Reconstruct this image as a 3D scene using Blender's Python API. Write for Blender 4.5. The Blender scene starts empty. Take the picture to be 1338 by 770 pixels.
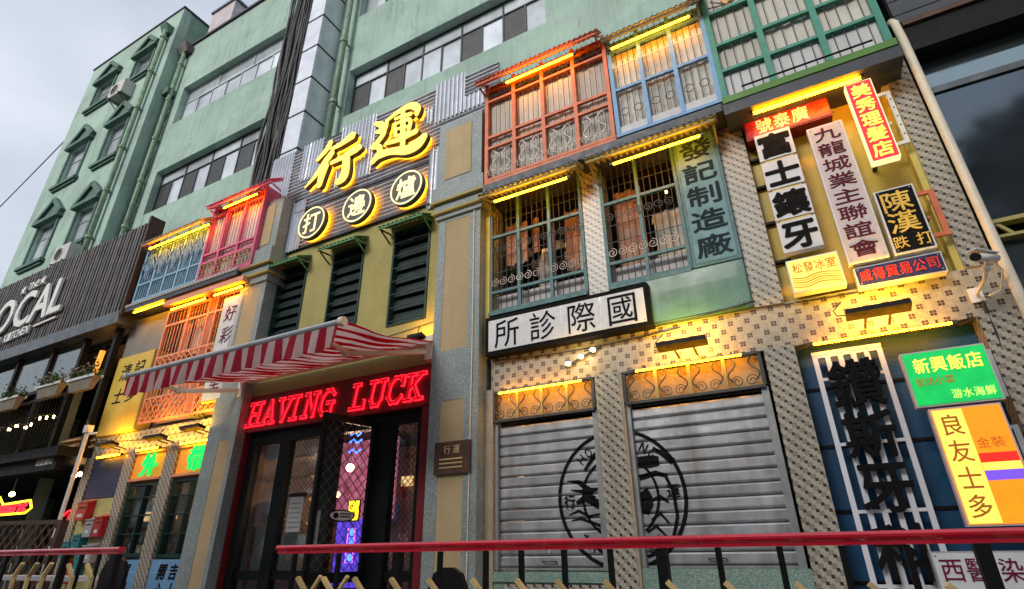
import bpy, math, random
from mathutils import Vector, Matrix, Quaternion
random.seed(7)
SC = bpy.context.scene
COL = SC.collection
R = math.radians
# ------------------------------------------------------------------ camera
cam = bpy.data.cameras.new("camera"); cam_o = bpy.data.objects.new("camera", cam); COL.objects.link(cam_o)
cam.sensor_width = 36.0; cam.lens = 710.3 / 1338 * 36.0; cam.clip_start = 0.05; cam.clip_end = 2000
p_, y_, r_ = R(25.33), R(-27.87), R(-0.80)
fw = Vector((math.sin(y_) * math.cos(p_), math.cos(y_) * math.cos(p_), math.sin(p_)))
rt = Vector((math.cos(y_), -math.sin(y_), 0)); up = rt.cross(fw)
rt2 = math.cos(r_) * rt + math.sin(r_) * up; up2 = -math.sin(r_) * rt + math.cos(r_) * up
M = Matrix((rt2, up2, -fw)).transposed().to_4x4(); M.translation = Vector((0, -6, 1.5))
cam_o.matrix_world = M; SC.camera = cam_o
# ------------------------------------------------------------------ world, sun, exposure
SUN_EL, SUN_AZ = R(27), R(195)
w = bpy.data.worlds.new("World"); SC.world = w; w.use_nodes = True
nt = w.node_tree; nt.nodes.clear()
out = nt.nodes.new("ShaderNodeOutputWorld"); bg = nt.nodes.new("ShaderNodeBackground")
sky = nt.nodes.new("ShaderNodeTexSky"); sky.sky_type = 'NISHITA'; sky.sun_disc = False
sky.sun_elevation = SUN_EL; sky.sun_rotation = SUN_AZ; sky.air_density = 1.4; sky.dust_density = 2.5; sky.ozone_density = 1.5
tc = nt.nodes.new("ShaderNodeTexCoord"); mp = nt.nodes.new("ShaderNodeMapping"); mp.inputs['Scale'].default_value = (1.0, 1.0, 2.2)
no = nt.nodes.new("ShaderNodeTexNoise"); no.inputs['Scale'].default_value = 1.6; no.inputs['Detail'].default_value = 6; no.inputs['Roughness'].default_value = .5
mr = nt.nodes.new("ShaderNodeMapRange"); mr.inputs['From Min'].default_value = .35; mr.inputs['From Max'].default_value = .7
mr.inputs['To Min'].default_value = .45; mr.inputs['To Max'].default_value = .95
mx = nt.nodes.new("ShaderNodeMix"); mx.data_type = 'RGBA'; mx.inputs[7].default_value = (7.5, 7.9, 8.7, 1)   # overcast veil
nt.links.new(tc.outputs['Generated'], mp.inputs[0]); nt.links.new(mp.outputs[0], no.inputs['Vector'])
nt.links.new(no.outputs[0], mr.inputs[0]); nt.links.new(mr.outputs[0], mx.inputs[0])
nt.links.new(sky.outputs[0], mx.inputs[6]); nt.links.new(mx.outputs[2], bg.inputs[0])
bg.inputs[1].default_value = 0.108
nt.links.new(bg.outputs[0], out.inputs[0])
sl = bpy.data.lights.new("sun", 'SUN'); sl.energy = 1.9; sl.angle = R(22); sl.color = (1, .96, .9)
so = bpy.data.objects.new("sun", sl); COL.objects.link(so)
sd = Vector((math.sin(SUN_AZ) * math.cos(SUN_EL), math.cos(SUN_AZ) * math.cos(SUN_EL), math.sin(SUN_EL)))
so.rotation_euler = sd.to_track_quat('Z', 'Y').to_euler()
SC.view_settings.view_transform = 'Standard'; SC.view_settings.look = 'None'
SC.view_settings.exposure = 0.25; SC.view_settings.gamma = 1
SC.cycles.max_bounces = 6; SC.cycles.diffuse_bounces = 3; SC.cycles.glossy_bounces = 3; SC.cycles.transparent_max_bounces = 12
SC.cycles.sample_clamp_indirect = 4; SC.cycles.caustics_reflective = False; SC.cycles.caustics_refractive = False

# ------------------------------------------------------------------ material helpers
class E:
    """a tiny expression wrapper round math nodes"""
    def __init__(s, nt, sock): s.nt, s.s = nt, sock
    def op(s, o, *a):
        n = s.nt.nodes.new("ShaderNodeMath"); n.operation = o
        for i, v in enumerate((s,) + a):
            if isinstance(v, E): s.nt.links.new(v.s, n.inputs[i])
            else: n.inputs[i].default_value = v
        return E(s.nt, n.outputs[0])
    def __add__(s, b): return s.op('ADD', b)
    def __sub__(s, b): return s.op('SUBTRACT', b)
    def __mul__(s, b): return s.op('MULTIPLY', b)
    def __mod__(s, b): return s.op('FLOORED_MODULO', b)
    def lt(s, b): return s.op('LESS_THAN', b)
    def gt(s, b): return s.op('GREATER_THAN', b)
    def floor(s): return s.op('FLOOR')
    def fract(s): return s.op('FRACT')
    def mx(s, b): return s.op('MAXIMUM', b)
def newmat(name):
    m = bpy.data.materials.new(name); m.use_nodes = True
    return m, m.node_tree, m.node_tree.nodes['Principled BSDF']
def pos(nt):
    g = nt.nodes.new("ShaderNodeNewGeometry"); s = nt.nodes.new("ShaderNodeSeparateXYZ"); nt.links.new(g.outputs['Position'], s.inputs[0])
    return g.outputs['Position'], [E(nt, s.outputs[i]) for i in range(3)]
def noise(nt, vec, scale, detail=3, stretch=None, rough=.55):
    n = nt.nodes.new("ShaderNodeTexNoise"); n.inputs['Scale'].default_value = scale; n.inputs['Detail'].default_value = detail; n.inputs['Roughness'].default_value = rough
    if stretch:
        mp = nt.nodes.new("ShaderNodeMapping"); mp.inputs['Scale'].default_value = stretch
        nt.links.new(vec, mp.inputs[0]); vec = mp.outputs[0]
    nt.links.new(vec, n.inputs['Vector']); return n.outputs['Fac']
def mixc(nt, fac, a, b, mode='MIX'):
    n = nt.nodes.new("ShaderNodeMix"); n.data_type = 'RGBA'; n.blend_type = mode
    for i, v in ((0, fac), (6, a), (7, b)):
        if isinstance(v, E): v = v.s
        if hasattr(v, 'links'): nt.links.new(v, n.inputs[i])
        elif i: n.inputs[i].default_value = (*v, 1)
        else: n.inputs[i].default_value = v
    return n.outputs[2]
def ramp(nt, sock, lo, hi, a=0., b=1.):
    n = nt.nodes.new("ShaderNodeMapRange"); nt.links.new(sock, n.inputs[0])
    for k, v in zip(('From Min', 'From Max', 'To Min', 'To Max'), (lo, hi, a, b)): n.inputs[k].default_value = v
    return n.outputs[0]
def mul(c, k): return tuple(x * k for x in c)
def bumpit(nt, bs, h, strength, dist=.01):
    b = nt.nodes.new("ShaderNodeBump"); b.inputs['Strength'].default_value = strength; b.inputs['Distance'].default_value = dist
    nt.links.new(h.s if isinstance(h, E) else h, b.inputs['Height']); nt.links.new(b.outputs[0], bs.inputs['Normal'])
def mat(name, c, rough=.6, metal=0., var=.18, scale=4., streak=0., bump=.15, bscale=60., dirt=None, spec=.4, coat=0., orand=0., patch=0.):
    m, nt, bs = newmat(name); P, _ = pos(nt)
    f = ramp(nt, noise(nt, P, scale, 5), .3, .7)
    col = mixc(nt, f, mul(c, 1 - var), mul(c, 1 + var))
    if streak:
        s = ramp(nt, noise(nt, P, 1.0, 5, (7, 7, .45)), .5, .78)
        col = mixc(nt, (E(nt, s) * streak), col, dirt or mul(c, .45))
    if patch:      # repaired, repainted and stained patches, and short streaks under edges
        s = ramp(nt, noise(nt, P, .55, 6, rough=.7), .48, .60); col = mixc(nt, E(nt, s) * patch, col, mul(c, 1.22))
        s = ramp(nt, noise(nt, P, 1.0, 6, (2.2, 2.2, .9), .75), .58, .72); col = mixc(nt, E(nt, s) * (patch * .9), col, dirt or mul(c, .5))
        s = ramp(nt, noise(nt, P, 1.0, 4, (22, 22, .8)), .60, .80); col = mixc(nt, E(nt, s) * (patch * .8), col, dirt or mul(c, .5))
    if orand:
        oi = nt.nodes.new("ShaderNodeObjectInfo"); rv = E(nt, oi.outputs['Random']); cc = nt.nodes.new("ShaderNodeCombineColor")
        v = rv * (2 * orand) + (1 - orand)
        for i in range(3): nt.links.new(v.s, cc.inputs[i])
        col = mixc(nt, 1., col, cc.outputs[0], 'MULTIPLY')
    g = ramp(nt, noise(nt, P, bscale, 2), .2, .8)
    col = mixc(nt, .12, col, g, 'OVERLAY')
    nt.links.new(col, bs.inputs['Base Color'])
    nt.links.new(ramp(nt, noise(nt, P, scale * 3, 3), .3, .7, max(.02, rough - .1), min(1, rough + .12)), bs.inputs['Roughness'])
    bs.inputs['Metallic'].default_value = metal; bs.inputs['Specular IOR Level'].default_value = spec; bs.inputs['Coat Weight'].default_value = coat
    if bump: bumpit(nt, bs, noise(nt, P, bscale, 3), bump)
    return m
def emis(name, c, strength, base=None, vary=0.):
    m, nt, bs = newmat(name); bs.inputs['Base Color'].default_value = (*(base or mul(c, .5)), 1)
    bs.inputs['Emission Color'].default_value = (*c, 1); bs.inputs['Emission Strength'].default_value = strength
    if vary:
        P, _ = pos(nt); nt.links.new(ramp(nt, noise(nt, P, 9, 2), .3, .7, strength * (1 - vary), strength * (1 + vary)), bs.inputs['Emission Strength'])
    bs.inputs['Roughness'].default_value = .4
    return m
def glass(name, tint=(.9, .95, .95), refl=.12):
    m, nt, bs = newmat(name); o = nt.nodes['Material Output']
    t = nt.nodes.new("ShaderNodeBsdfTransparent"); t.inputs[0].default_value = (*tint, 1)
    g = nt.nodes.new("ShaderNodeBsdfGlossy"); g.inputs['Roughness'].default_value = .04
    f = nt.nodes.new("ShaderNodeFresnel"); f.inputs[0].default_value = 1.45; mx = nt.nodes.new("ShaderNodeMixShader")
    e = E(nt, f.outputs[0]) * .6 + refl * .1
    nt.links.new(e.s, mx.inputs[0]); nt.links.new(t.outputs[0], mx.inputs[1]); nt.links.new(g.outputs[0], mx.inputs[2]); nt.links.new(mx.outputs[0], o.inputs[0])
    return m
def tile_a(name):      # beige mosaic with brown four tile clusters
    m, nt, bs = newmat(name); P, (x, y, z) = pos(nt); t = .028
    u, v = (x + y) * (1 / t), z * (1 / t)
    r = (v * (1 / 3)).floor(); cu = ((u + (r % 2.) * 3.) % 6.); cv = v % 3.
    dark = cu.lt(2.) * cv.lt(2.)
    gr = u.fract().lt(.11).mx(v.fract().lt(.11))
    cell = nt.nodes.new("ShaderNodeCombineXYZ"); nt.links.new(u.floor().s, cell.inputs[0]); nt.links.new(v.floor().s, cell.inputs[1])
    wn = nt.nodes.new("ShaderNodeTexWhiteNoise"); nt.links.new(cell.outputs[0], wn.inputs['Vector'])
    base = mixc(nt, wn.outputs['Value'], (.29, .27, .215), (.40, .375, .30)); brown = mixc(nt, wn.outputs['Value'], (.03, .018, .012), (.08, .045, .03))
    c = mixc(nt, dark, base, brown); c = mixc(nt, gr, c, (.42, .38, .32))
    s = ramp(nt, noise(nt, P, 1.2, 5, (3, 3, .6)), .5, .8); c = mixc(nt, E(nt, s) * .55, c, (.13, .10, .07))
    nt.links.new(c, bs.inputs['Base Color']); bs.inputs['Roughness'].default_value = .32
    bumpit(nt, bs, (gr * -1.) + 1., .5, .003); return m
def tile_b(name):      # checker mosaic with small dark dots at the corners
    m, nt, bs = newmat(name); P, (x, y, z) = pos(nt); t = .053
    u, v = (x + y) * (1 / t), z * (1 / t)
    ch = (u.floor() + v.floor()) % 2.
    fu = (u + .27) % 2.; fv = (v + .27) % 2.; gu = (u + 1.27) % 2.; gv = (v + 1.27) % 2.
    dark = (fu.lt(.54) * fv.lt(.54)).mx(gu.lt(.54) * gv.lt(.54))
    gr = (u.fract() .lt(.07)).mx(v.fract().lt(.07))
    cell = nt.nodes.new("ShaderNodeCombineXYZ"); nt.links.new(u.floor().s, cell.inputs[0]); nt.links.new(v.floor().s, cell.inputs[1])
    wn = nt.nodes.new("ShaderNodeTexWhiteNoise"); nt.links.new(cell.outputs[0], wn.inputs['Vector'])
    base = mixc(nt, ch, (.43, .395, .31), (.25, .23, .175)); base = mixc(nt, E(nt, wn.outputs['Value']) * .25, base, (.35, .32, .26))
    c = mixc(nt, gr, base, (.5, .45, .38)); c = mixc(nt, dark, c, (.035, .022, .015))
    s = ramp(nt, noise(nt, P, 1.5, 5, (3, 3, .6)), .5, .8); c = mixc(nt, E(nt, s) * .5, c, (.13, .10, .07))
    nt.links.new(c, bs.inputs['Base Color']); bs.inputs['Roughness'].default_value = .32
    bumpit(nt, bs, (gr * -1.) + 1., .4, .003); return m
def terrazzo(name, a, b, c0):
    m, nt, bs = newmat(name); P, _ = pos(nt)
    v = nt.nodes.new("ShaderNodeTexVoronoi"); v.inputs['Scale'].default_value = 150; nt.links.new(P, v.inputs['Vector'])
    s = nt.nodes.new("ShaderNodeSeparateColor"); nt.links.new(v.outputs['Color'], s.inputs[0])
    c = mixc(nt, s.outputs[0], a, b); c = mixc(nt, (E(nt, s.outputs[1]).gt(.82)), c, c0)
    c = mixc(nt, E(nt, ramp(nt, noise(nt, P, 2.2, 4), .45, .75)) * .35, c, mul(a, .6))
    nt.links.new(c, bs.inputs['Base Color']); bs.inputs['Roughness'].default_value = .55
    bumpit(nt, bs, v.outputs['Distance'], .25, .004); return m
def stripes(name, a, b, pitch):
    m, nt, bs = newmat(name); P, (x, y, z) = pos(nt)
    f = (x * (1 / pitch)).fract().lt(.5)
    c = mixc(nt, f, a, b); c = mixc(nt, E(nt, ramp(nt, noise(nt, P, 3, 4), .45, .8)) * .25, c, (.3, .25, .25))
    nt.links.new(c, bs.inputs['Base Color']); bs.inputs['Roughness'].default_value = .8
    tr = nt.nodes.new("ShaderNodeBsdfTranslucent"); nt.links.new(c, tr.inputs[0]); mx = nt.nodes.new("ShaderNodeMixShader"); mx.inputs[0].default_value = .68
    o = nt.nodes['Material Output']; nt.links.new(bs.outputs[0], mx.inputs[1]); nt.links.new(tr.outputs[0], mx.inputs[2]); nt.links.new(mx.outputs[0], o.inputs[0])
    bumpit(nt, bs, noise(nt, P, 5, 3), .4, .03); return m

K = {}
def mk(key, *a, **k): K[key] = mat(key, *a, **k)
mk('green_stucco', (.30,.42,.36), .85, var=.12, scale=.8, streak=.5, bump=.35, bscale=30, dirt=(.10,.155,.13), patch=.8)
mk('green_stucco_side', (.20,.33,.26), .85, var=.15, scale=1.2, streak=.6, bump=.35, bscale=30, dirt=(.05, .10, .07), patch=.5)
mk('green_trim', (.075,.15,.12), .7, var=.2, streak=.4)
mk('green_pipe', (.20,.29,.20), .55, var=.3, scale=6)
mk('olive', (.36,.31,.11), .8, var=.1, scale=1.2, streak=.3, bump=.3, bscale=25, dirt=(.2, .18, .06), patch=.25)
mk('gold_wall', (.52,.375,.05), .45, var=.15, scale=1.5, streak=.35, patch=.2)
mk('beige', (.44,.33,.18), .8, var=.08, scale=2, streak=.2, bump=.25, bscale=120, patch=.15)
mk('yellow_strip', (.62, .50, .12), .7, var=.12, streak=.3)
mk('metal_light', (.50,.525,.585), .42, .35, var=.14, scale=3, streak=.35, dirt=(.25, .26, .3), bump=.05, patch=.3)
mk('metal_mid', (.46,.485,.53), .5, .1, var=.2, scale=3, streak=.4, bump=.05, patch=.4)
mk('shutter', (.33,.34,.355), .4, .5, var=.16, scale=2.5, streak=.7, dirt=(.17,.16,.14), bump=.5, bscale=5, orand=.10, patch=.3)
mk('shutter_rail', (.27, .28, .28), .5, .5, var=.2, scale=5, streak=.4)
mk('mirror_steel', (.66,.69,.76), .25, .3, var=.04, scale=1, bump=0, bscale=2)  # pale base colour stands in for the sky mirrored in the steel
mk('black', (.008, .008, .009), .5, var=.3, spec=.15)
mk('black_cable', (.02, .02, .022), .6, var=.3)
mk('grey_cable', (.16, .16, .17), .6)
mk('dark_frame', (.006, .008, .008), .4, var=.3, spec=.15)
mk('dark_green_frame', (.012, .04, .033), .45, var=.2, spec=.25)
mk('louvre', (.015, .03, .028), .4, var=.25, spec=.25)
mk('orange', (.62, .15, .05), .45, var=.15, scale=8, streak=.4)
mk('blue', (.15, .33, .56), .45, var=.15, scale=8, streak=.35)
mk('pale_blue', (.24, .42, .60), .5, var=.1)
mk('light_blue', (.20, .40, .56), .5, var=.15, scale=8, streak=.3)
mk('pink', (.62, .10, .22), .5, var=.15, scale=8, streak=.25)
mk('coral', (.78, .30, .16), .5, var=.15, scale=8, streak=.25)
mk('bay_green', (.05, .25, .17), .45, var=.15, scale=8, streak=.35)
mk('bright_green', (.08,.21,.025), .5, var=.15)
mk('eave_green', (.10, .30, .14), .5, var=.3, scale=10)
mk('eave_grey', (.32, .33, .30), .55, .2, var=.25, scale=8, streak=.4)
mk('teal_frame', (.06, .16, .17), .5, var=.2, scale=8, streak=.3)
mk('teal_board', (.10,.24,.27), .5, var=.1, scale=2, streak=.3, patch=.25)
mk('sea_green', (.04,.14,.105), .3, var=.2, scale=1.2, streak=.4, coat=.1)
mk('iron', (.05, .055, .055), .5, .3, var=.3)
mk('iron_pale', (.42, .37, .33), .5, .3, var=.2)
mk('curtain', (.56,.53,.47), .8, var=.12, scale=2, bump=.2, orand=.1)
mk('dark_blue_cloth', (.03,.045,.07), .9, var=.3)
mk('peach_cloth', (.52, .30, .22), .9, var=.15, scale=5)
mk('dim_cloth', (.16, .13, .15), .9, var=.3, scale=5)
mk('white_panel', (.52,.52,.52), .5, var=.1, streak=.2, patch=.3)
mk('sign_white', (.64,.64,.64), .4, var=.06, streak=.15, dirt=(.45, .4, .33), patch=.3)
mk('sign_mauve', (.56,.47,.46), .45, var=.06, streak=.12, patch=.25)
mk('emblem_ink', (.012, .012, .013), .6, var=.5, scale=14, spec=.2, bump=0)
mk('ink', (.006, .006, .006), .75, var=.2, spec=.12, bump=0)
mk('maroon_ink', (.10, .015, .025), .8, spec=.15)
mk('plum_ink', (.14, .008, .035), .8, spec=.15)
mk('teal_ink', (.015, .03, .035), .8, spec=.15)
mk('gold_paint', (.75, .48, .06), .45)
mk('navy', (.006,.065,.16), .45, var=.2, scale=2, streak=.3)
mk('navy_sign', (.02, .02, .09), .3)
mk('lattice_white', (.72, .72, .76), .4, var=.06)
mk('slat_brown', (.105,.092,.085), .55, var=.35, scale=3, streak=.4, orand=.3)
mk('slat_back', (.016, .014, .014), .8)
mk('steel_beam', (.10, .115, .125), .4, .4, var=.3)
mk('chimney', (.48, .44, .46), .8, streak=.3)
mk('roof_edge', (.05, .05, .06), .7)
mk('pale_pane', (.52,.57,.62), .12, 0, var=.3, scale=1.3, bump=0, spec=.8, coat=1, orand=.28, streak=.35, dirt=(.28,.30,.32))  # pale base colour holds reflected sky and the curtains behind
mk('screen', (.035, .038, .04), .5, var=.3, scale=3, orand=.4)
mk('alu', (.42, .44, .46), .4, .5)
mk('dark_alu', (.05, .055, .06), .4, .3)
mk('ac_white', (.5, .49, .46), .5, var=.1, streak=.4)
mk('red_frame', (.16, .008, .012), .45, var=.2, streak=.3)
mk('red_board', (.13, .006, .010), .5, var=.15)
mk('rail_red', (.62,.006,.026), .22, var=.1, coat=.6, bump=0, patch=.25)
mk('wood_pale', (.66, .46, .20), .55, var=.2, scale=9, orand=.2)
mk('wood_dark', (.07, .032, .018), .6, var=.35, scale=6)
mk('awning_frame', (.70, .62, .48), .45, var=.08)
mk('white_paint', (.78, .76, .72), .4, var=.05)
mk('yellow_board', (.66,.47,.07), .5, var=.08, streak=.15, patch=.12)
mk('grey_board', (.22, .22, .20), .7, var=.15, scale=2, streak=.4)
mk('pale_yellow', (.55, .50, .20), .6, streak=.3)
mk('box_red', (.38, .01, .02), .4, var=.12); mk('box_teal', (.02, .20, .22), .4, var=.12); mk('box_grey', (.36, .35, .36), .5, var=.12)
mk('poster_blue', (.16, .33, .55), .5, var=.08, streak=.2)
mk('shade_blue', (.015, .03, .09), .5, var=.3)
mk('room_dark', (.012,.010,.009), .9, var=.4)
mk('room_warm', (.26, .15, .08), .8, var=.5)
mk('planter', (.26,.22,.16), .7, var=.2, streak=.5)
mk('leaf', (.06, .11, .03), .6, var=.5, scale=30); mk('leaf_grey', (.22, .20, .16), .7, var=.4, scale=30)
mk('asphalt', (.05, .05, .05), .9, bump=.5); mk('paving', (.24, .23, .22), .8, var=.2)
mk('opposite_wall', (.02, .025, .035), .8, var=.3)
mk('medallion', (.07, .065, .05), .5)
mk('letter_side', (.10, .07, .02), .5)
mk('vent_dark', (.04, .045, .055), .45, var=.2)
K['tile_a'] = tile_a('cluster_mosaic'); K['tile_b'] = tile_b('checker_mosaic')
K['terrazzo'] = terrazzo('green_terrazzo', (.14, .18, .18), (.25, .30, .29), (.42, .45, .42))
K['terrazzo_green'] = terrazzo('plinth_terrazzo', (.10, .22, .17), (.22, .33, .27), (.45, .48, .42))
K['terrazzo_tan'] = terrazzo('tan_terrazzo', (.30, .22, .13), (.42, .33, .22), (.5, .45, .36))
K['awning'] = stripes('awning_cloth', (.55, .012, .055), (.76, .66, .66), .236)
K['reflect_glass'] = mat('tinted_reflecting_glass', (.11, .14, .165), .025, .85, var=.06, scale=.4, bump=0); K['reflect_glass_pale'] = mat('pale_tinted_glass', (.23, .30, .32), .05, .85, var=.05, scale=.4, bump=0); K['glass'] = glass('clear_glass'); K['dark_glass'] = mat('dark_tinted_glass', (.03, .04, .045), .1, 0, var=.1, scale=.5, bump=0, spec=.4)
LEDC = (1, .52, .05)
K['led'] = emis('led_yellow', (1, .37, .005), 50)
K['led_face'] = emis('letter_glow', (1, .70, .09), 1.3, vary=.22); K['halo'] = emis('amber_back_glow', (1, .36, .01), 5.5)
K['cream_glow'] = emis('cream_glow', (1, .88, .45), .8)
K['neon_red'] = emis('neon_red_tube', (1, .012, .028), 2.3); K['neon_core'] = emis('neon_red_core', (.6, .001, .008), .6)
K['neon_green'] = emis('neon_green_tube', (.0, .75, .13), .95)
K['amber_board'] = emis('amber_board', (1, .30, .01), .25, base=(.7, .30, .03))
K['lit_red'] = emis('lit_red_panel', (1, .012, .02), .9, vary=.15); K['tube_lit_red'] = emis('tube_lit_red_panel', (.5, .01, .02), .2, base=(.3,.01,.02))  # the dim red's faint emission stands for tube light on the sign
K['lit_yellow_char'] = emis('lit_yellow_char', (1, .75, .08), 1.2); K['cream_char'] = emis('cream_char', (1, .72, .35), .55)
K['lit_yellow'] = emis('lit_yellow_panel', (1, .86, .12), .85, vary=.1); K['lit_orange'] = emis('lit_orange_panel', (1, .27, .005), .95, vary=.08)
K['lit_green'] = emis('lit_green_panel', (.0, .60, .10), .75, base=(.0,.2,.05), vary=.15); K['lit_purple'] = emis('lit_purple_band', (.2, .09, .75), .8)
K['lit_redband'] = emis('lit_red_band', (.9, .02, .01), .9); K['lit_lime'] = emis('lit_lime_char', (.62, 1, .15), 1.0)
K['red_char'] = mat('red_char', (.6, .03, .01)); K['orange_char'] = mat('orange_char', (.75, .2, .01))
K['flood'] = emis('flood_led', (1, .50, .02), 9); K['bulb'] = emis('warm_bulb', (1, .62, .25), 14)
K['spot_white'] = emis('spot_white', (1, .93, .6), 20)
K['neon_purple'] = emis('neon_purple', (.55, .12, 1), 2.2); K['neon_blue'] = emis('neon_blue', (.05, .15, 1), 4)
K['neon_yellow'] = emis('neon_yellow', (1, .72, .02), 3); K['lit_blue_wall'] = emis('lit_blue_wall', (.14, .08, 1), .55, vary=.6); K['lit_pink_wall'] = emis('lit_pink_wall', (.70, .22, .42), .28, vary=.9)
K['shelf_glow'] = emis('shelf_glow', (1, .6, .25), 1.0, vary=.6)  # emission stands for lamplight on shelves, jars and pictures
K['lantern'] = emis('amber_lantern', (1, .35, .04), 1.2)

# ------------------------------------------------------------------ mesh helpers
WL = {}
class MB:
    def __init__(s): s.v, s.f, s.mi = [], [], []
    def add(s, vs, fs):
        n = len(s.v); s.v += [tuple(v) for v in vs]; s.f += [tuple(i + n for i in f) for f in fs]; return s
    def box(s, x0, x1, y0, y1, z0, z1):
        return s.add([(x0, y0, z0), (x1, y0, z0), (x1, y1, z0), (x0, y1, z0), (x0, y0, z1), (x1, y0, z1), (x1, y1, z1), (x0, y1, z1)],
                     [(0, 3, 2, 1), (4, 5, 6, 7), (0, 1, 5, 4), (1, 2, 6, 5), (2, 3, 7, 6), (3, 0, 4, 7)])
    def bar(s, a, b, w, h=None, upv=(0, 0, 1)):
        a, b = Vector(a), Vector(b); d = (b - a).normalized(); u = Vector(upv)
        if abs(d.dot(u)) > .98: u = Vector((0, 1, 0))
        r = d.cross(u).normalized(); u = r.cross(d); h = h or w; vs = []
        for p in (a, b):
            for i, j in ((-1, -1), (1, -1), (1, 1), (-1, 1)): vs.append(p + r * (w / 2 * i) + u * (h / 2 * j))
        return s.add(vs, [(0, 3, 2, 1), (4, 5, 6, 7), (0, 1, 5, 4), (1, 2, 6, 5), (2, 3, 7, 6), (3, 0, 4, 7)])
    def tube(s, pts, r, seg=6, closed=False):
        pts = [Vector(p) for p in pts]; n = len(pts); rr = r if isinstance(r, (list, tuple)) else [r] * n
        vs, fs = [], []; ref = None
        for i, p in enumerate(pts):
            a = pts[i - 1] if (i or closed) else p; b = pts[(i + 1) % n] if (i < n - 1 or closed) else p
            d = (b - a).normalized()
            if ref is None: ref = Vector((0, 1, 0)) if abs(d.y) < .9 else Vector((0, 0, 1))
            e1 = (ref - d * ref.dot(d)).normalized(); e2 = d.cross(e1); ref = e1
            for k in range(seg):
                t = 2 * math.pi * k / seg; vs.append(p + (e1 * math.cos(t) + e2 * math.sin(t)) * rr[i])
        for i in range(n if closed else n - 1):
            for k in range(seg):
                a = i * seg + k; b = i * seg + (k + 1) % seg; c = ((i + 1) % n) * seg + (k + 1) % seg; d = ((i + 1) % n) * seg + k
                fs.append((a, b, c, d))
        if not closed: fs += [tuple(reversed(range(seg))), tuple(range((n - 1) * seg, n * seg))]
        return s.add(vs, fs)
    def prism(s, poly, y0, y1):
        n = len(poly); vs = [(x, y0, z) for x, z in poly] + [(x, y1, z) for x, z in poly]
        return s.add(vs, [tuple(range(n)), tuple(range(2 * n - 1, n - 1, -1))] + [(i, i + n, (i + 1) % n + n, (i + 1) % n) for i in range(n)])
    def prof(s, pts, x0, x1):      # outline in YZ swept along X
        n = len(pts); vs = [(x0, y, z) for y, z in pts] + [(x1, y, z) for y, z in pts]
        return s.add(vs, [tuple(range(n)), tuple(range(2 * n - 1, n - 1, -1))] + [(i, i + n, (i + 1) % n + n, (i + 1) % n) for i in range(n)])
    def wave(s, u0, u1, w0, w1, y, amp, pitch, vert):   # corrugated plate, closed; vert: ridges run up
        n = max(2, int((u1 - u0) / pitch * 6)); vs, fs = [], []
        for i in range(n + 1):
            u = u0 + (u1 - u0) * i / n; t = (u / pitch) % 1.; k = min(1, max(-1, 1.6 * math.cos(2 * math.pi * t)))
            for yy in (y - amp * k, y + amp + .004):
                for ww in (w0, w1): vs.append((u, yy, ww) if vert else (ww, yy, u))
        for i in range(n):
            a, b = 4 * i, 4 * i + 4
            fs += [(a, b, b + 1, a + 1), (a + 2, a + 3, b + 3, b + 2), (a, a + 2, b + 2, b), (a + 1, b + 1, b + 3, a + 3)]
        fs += [(0, 1, 3, 2), (4 * n, 4 * n + 2, 4 * n + 3, 4 * n + 1)]
        return s.add(vs, fs)
    def eave(s, x0, x1, yb, zb, yf, zf, pitch=.075, amp=.014, th=.006):
        n = int((x1 - x0) / pitch * 6); vs, fs = [], []
        for i in range(n + 1):
            x = x0 + (x1 - x0) * i / n; k = amp * math.cos(2 * math.pi * x / pitch)
            vs += [(x, yb, zb + k), (x, yf, zf + k), (x, yb, zb + k - th), (x, yf, zf + k - th)]
        for i in range(n):
            a, b = 4 * i, 4 * i + 4
            fs += [(a, a + 1, b + 1, b), (a + 2, b + 2, b + 3, a + 3), (a + 1, a + 3, b + 3, b + 1), (a, b, b + 2, a + 2)]
        fs += [(0, 2, 3, 1), (4 * n, 4 * n + 1, 4 * n + 3, 4 * n + 2)]
        return s.add(vs, fs)
    def ribbon(s, pts, y0, y1, sub=6):   # brush stroke in XZ with width
        P = [Vector(p) for p in pts]; q = []
        for i in range(len(P) - 1):
            a, b, c, d = P[max(i - 1, 0)], P[i], P[i + 1], P[min(i + 2, len(P) - 1)]
            for k in range(sub):
                t = k / sub; q.append(.5 * ((2 * b) + (c - a) * t + (2 * a - 5 * b + 4 * c - d) * t * t + (3 * b - a - 3 * c + d) * t ** 3))
        q.append(P[-1]); L, Rr = [], []
        for i, p in enumerate(q):
            a, b = q[max(i - 1, 0)], q[min(i + 1, len(q) - 1)]; dx, dz = b.x - a.x, b.y - a.y; l = math.hypot(dx, dz) or 1
            h = max(p.z, .004) / 2; L.append((p.x - dz / l * h, p.y + dx / l * h)); Rr.append((p.x + dz / l * h, p.y - dx / l * h))
        def cap(p, o, k):
            d = Vector((p.x - o.x, p.y - o.y)).normalized(); h = p.z / 2 * .7; return (p.x + d.x * h, p.y + d.y * h)
        n = len(q); v = []
        for yy in (y0, y1):
            for i in range(n): v += [(L[i][0], yy, L[i][1]), (Rr[i][0], yy, Rr[i][1])]
            c0 = cap(q[0], q[1], 0); c1 = cap(q[-1], q[-2], 0); v += [(c0[0], yy, c0[1]), (c1[0], yy, c1[1])]
        m = 2 * n + 2; fs = []
        for i in range(n - 1): fs += [(2 * i, 2 * i + 1, 2 * i + 3, 2 * i + 2), (m + 2 * i, m + 2 * i + 2, m + 2 * i + 3, m + 2 * i + 1),
                                      (2 * i, 2 * i + 2, m + 2 * i + 2, m + 2 * i), (2 * i + 1, m + 2 * i + 1, m + 2 * i + 3, 2 * i + 3)]
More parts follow.
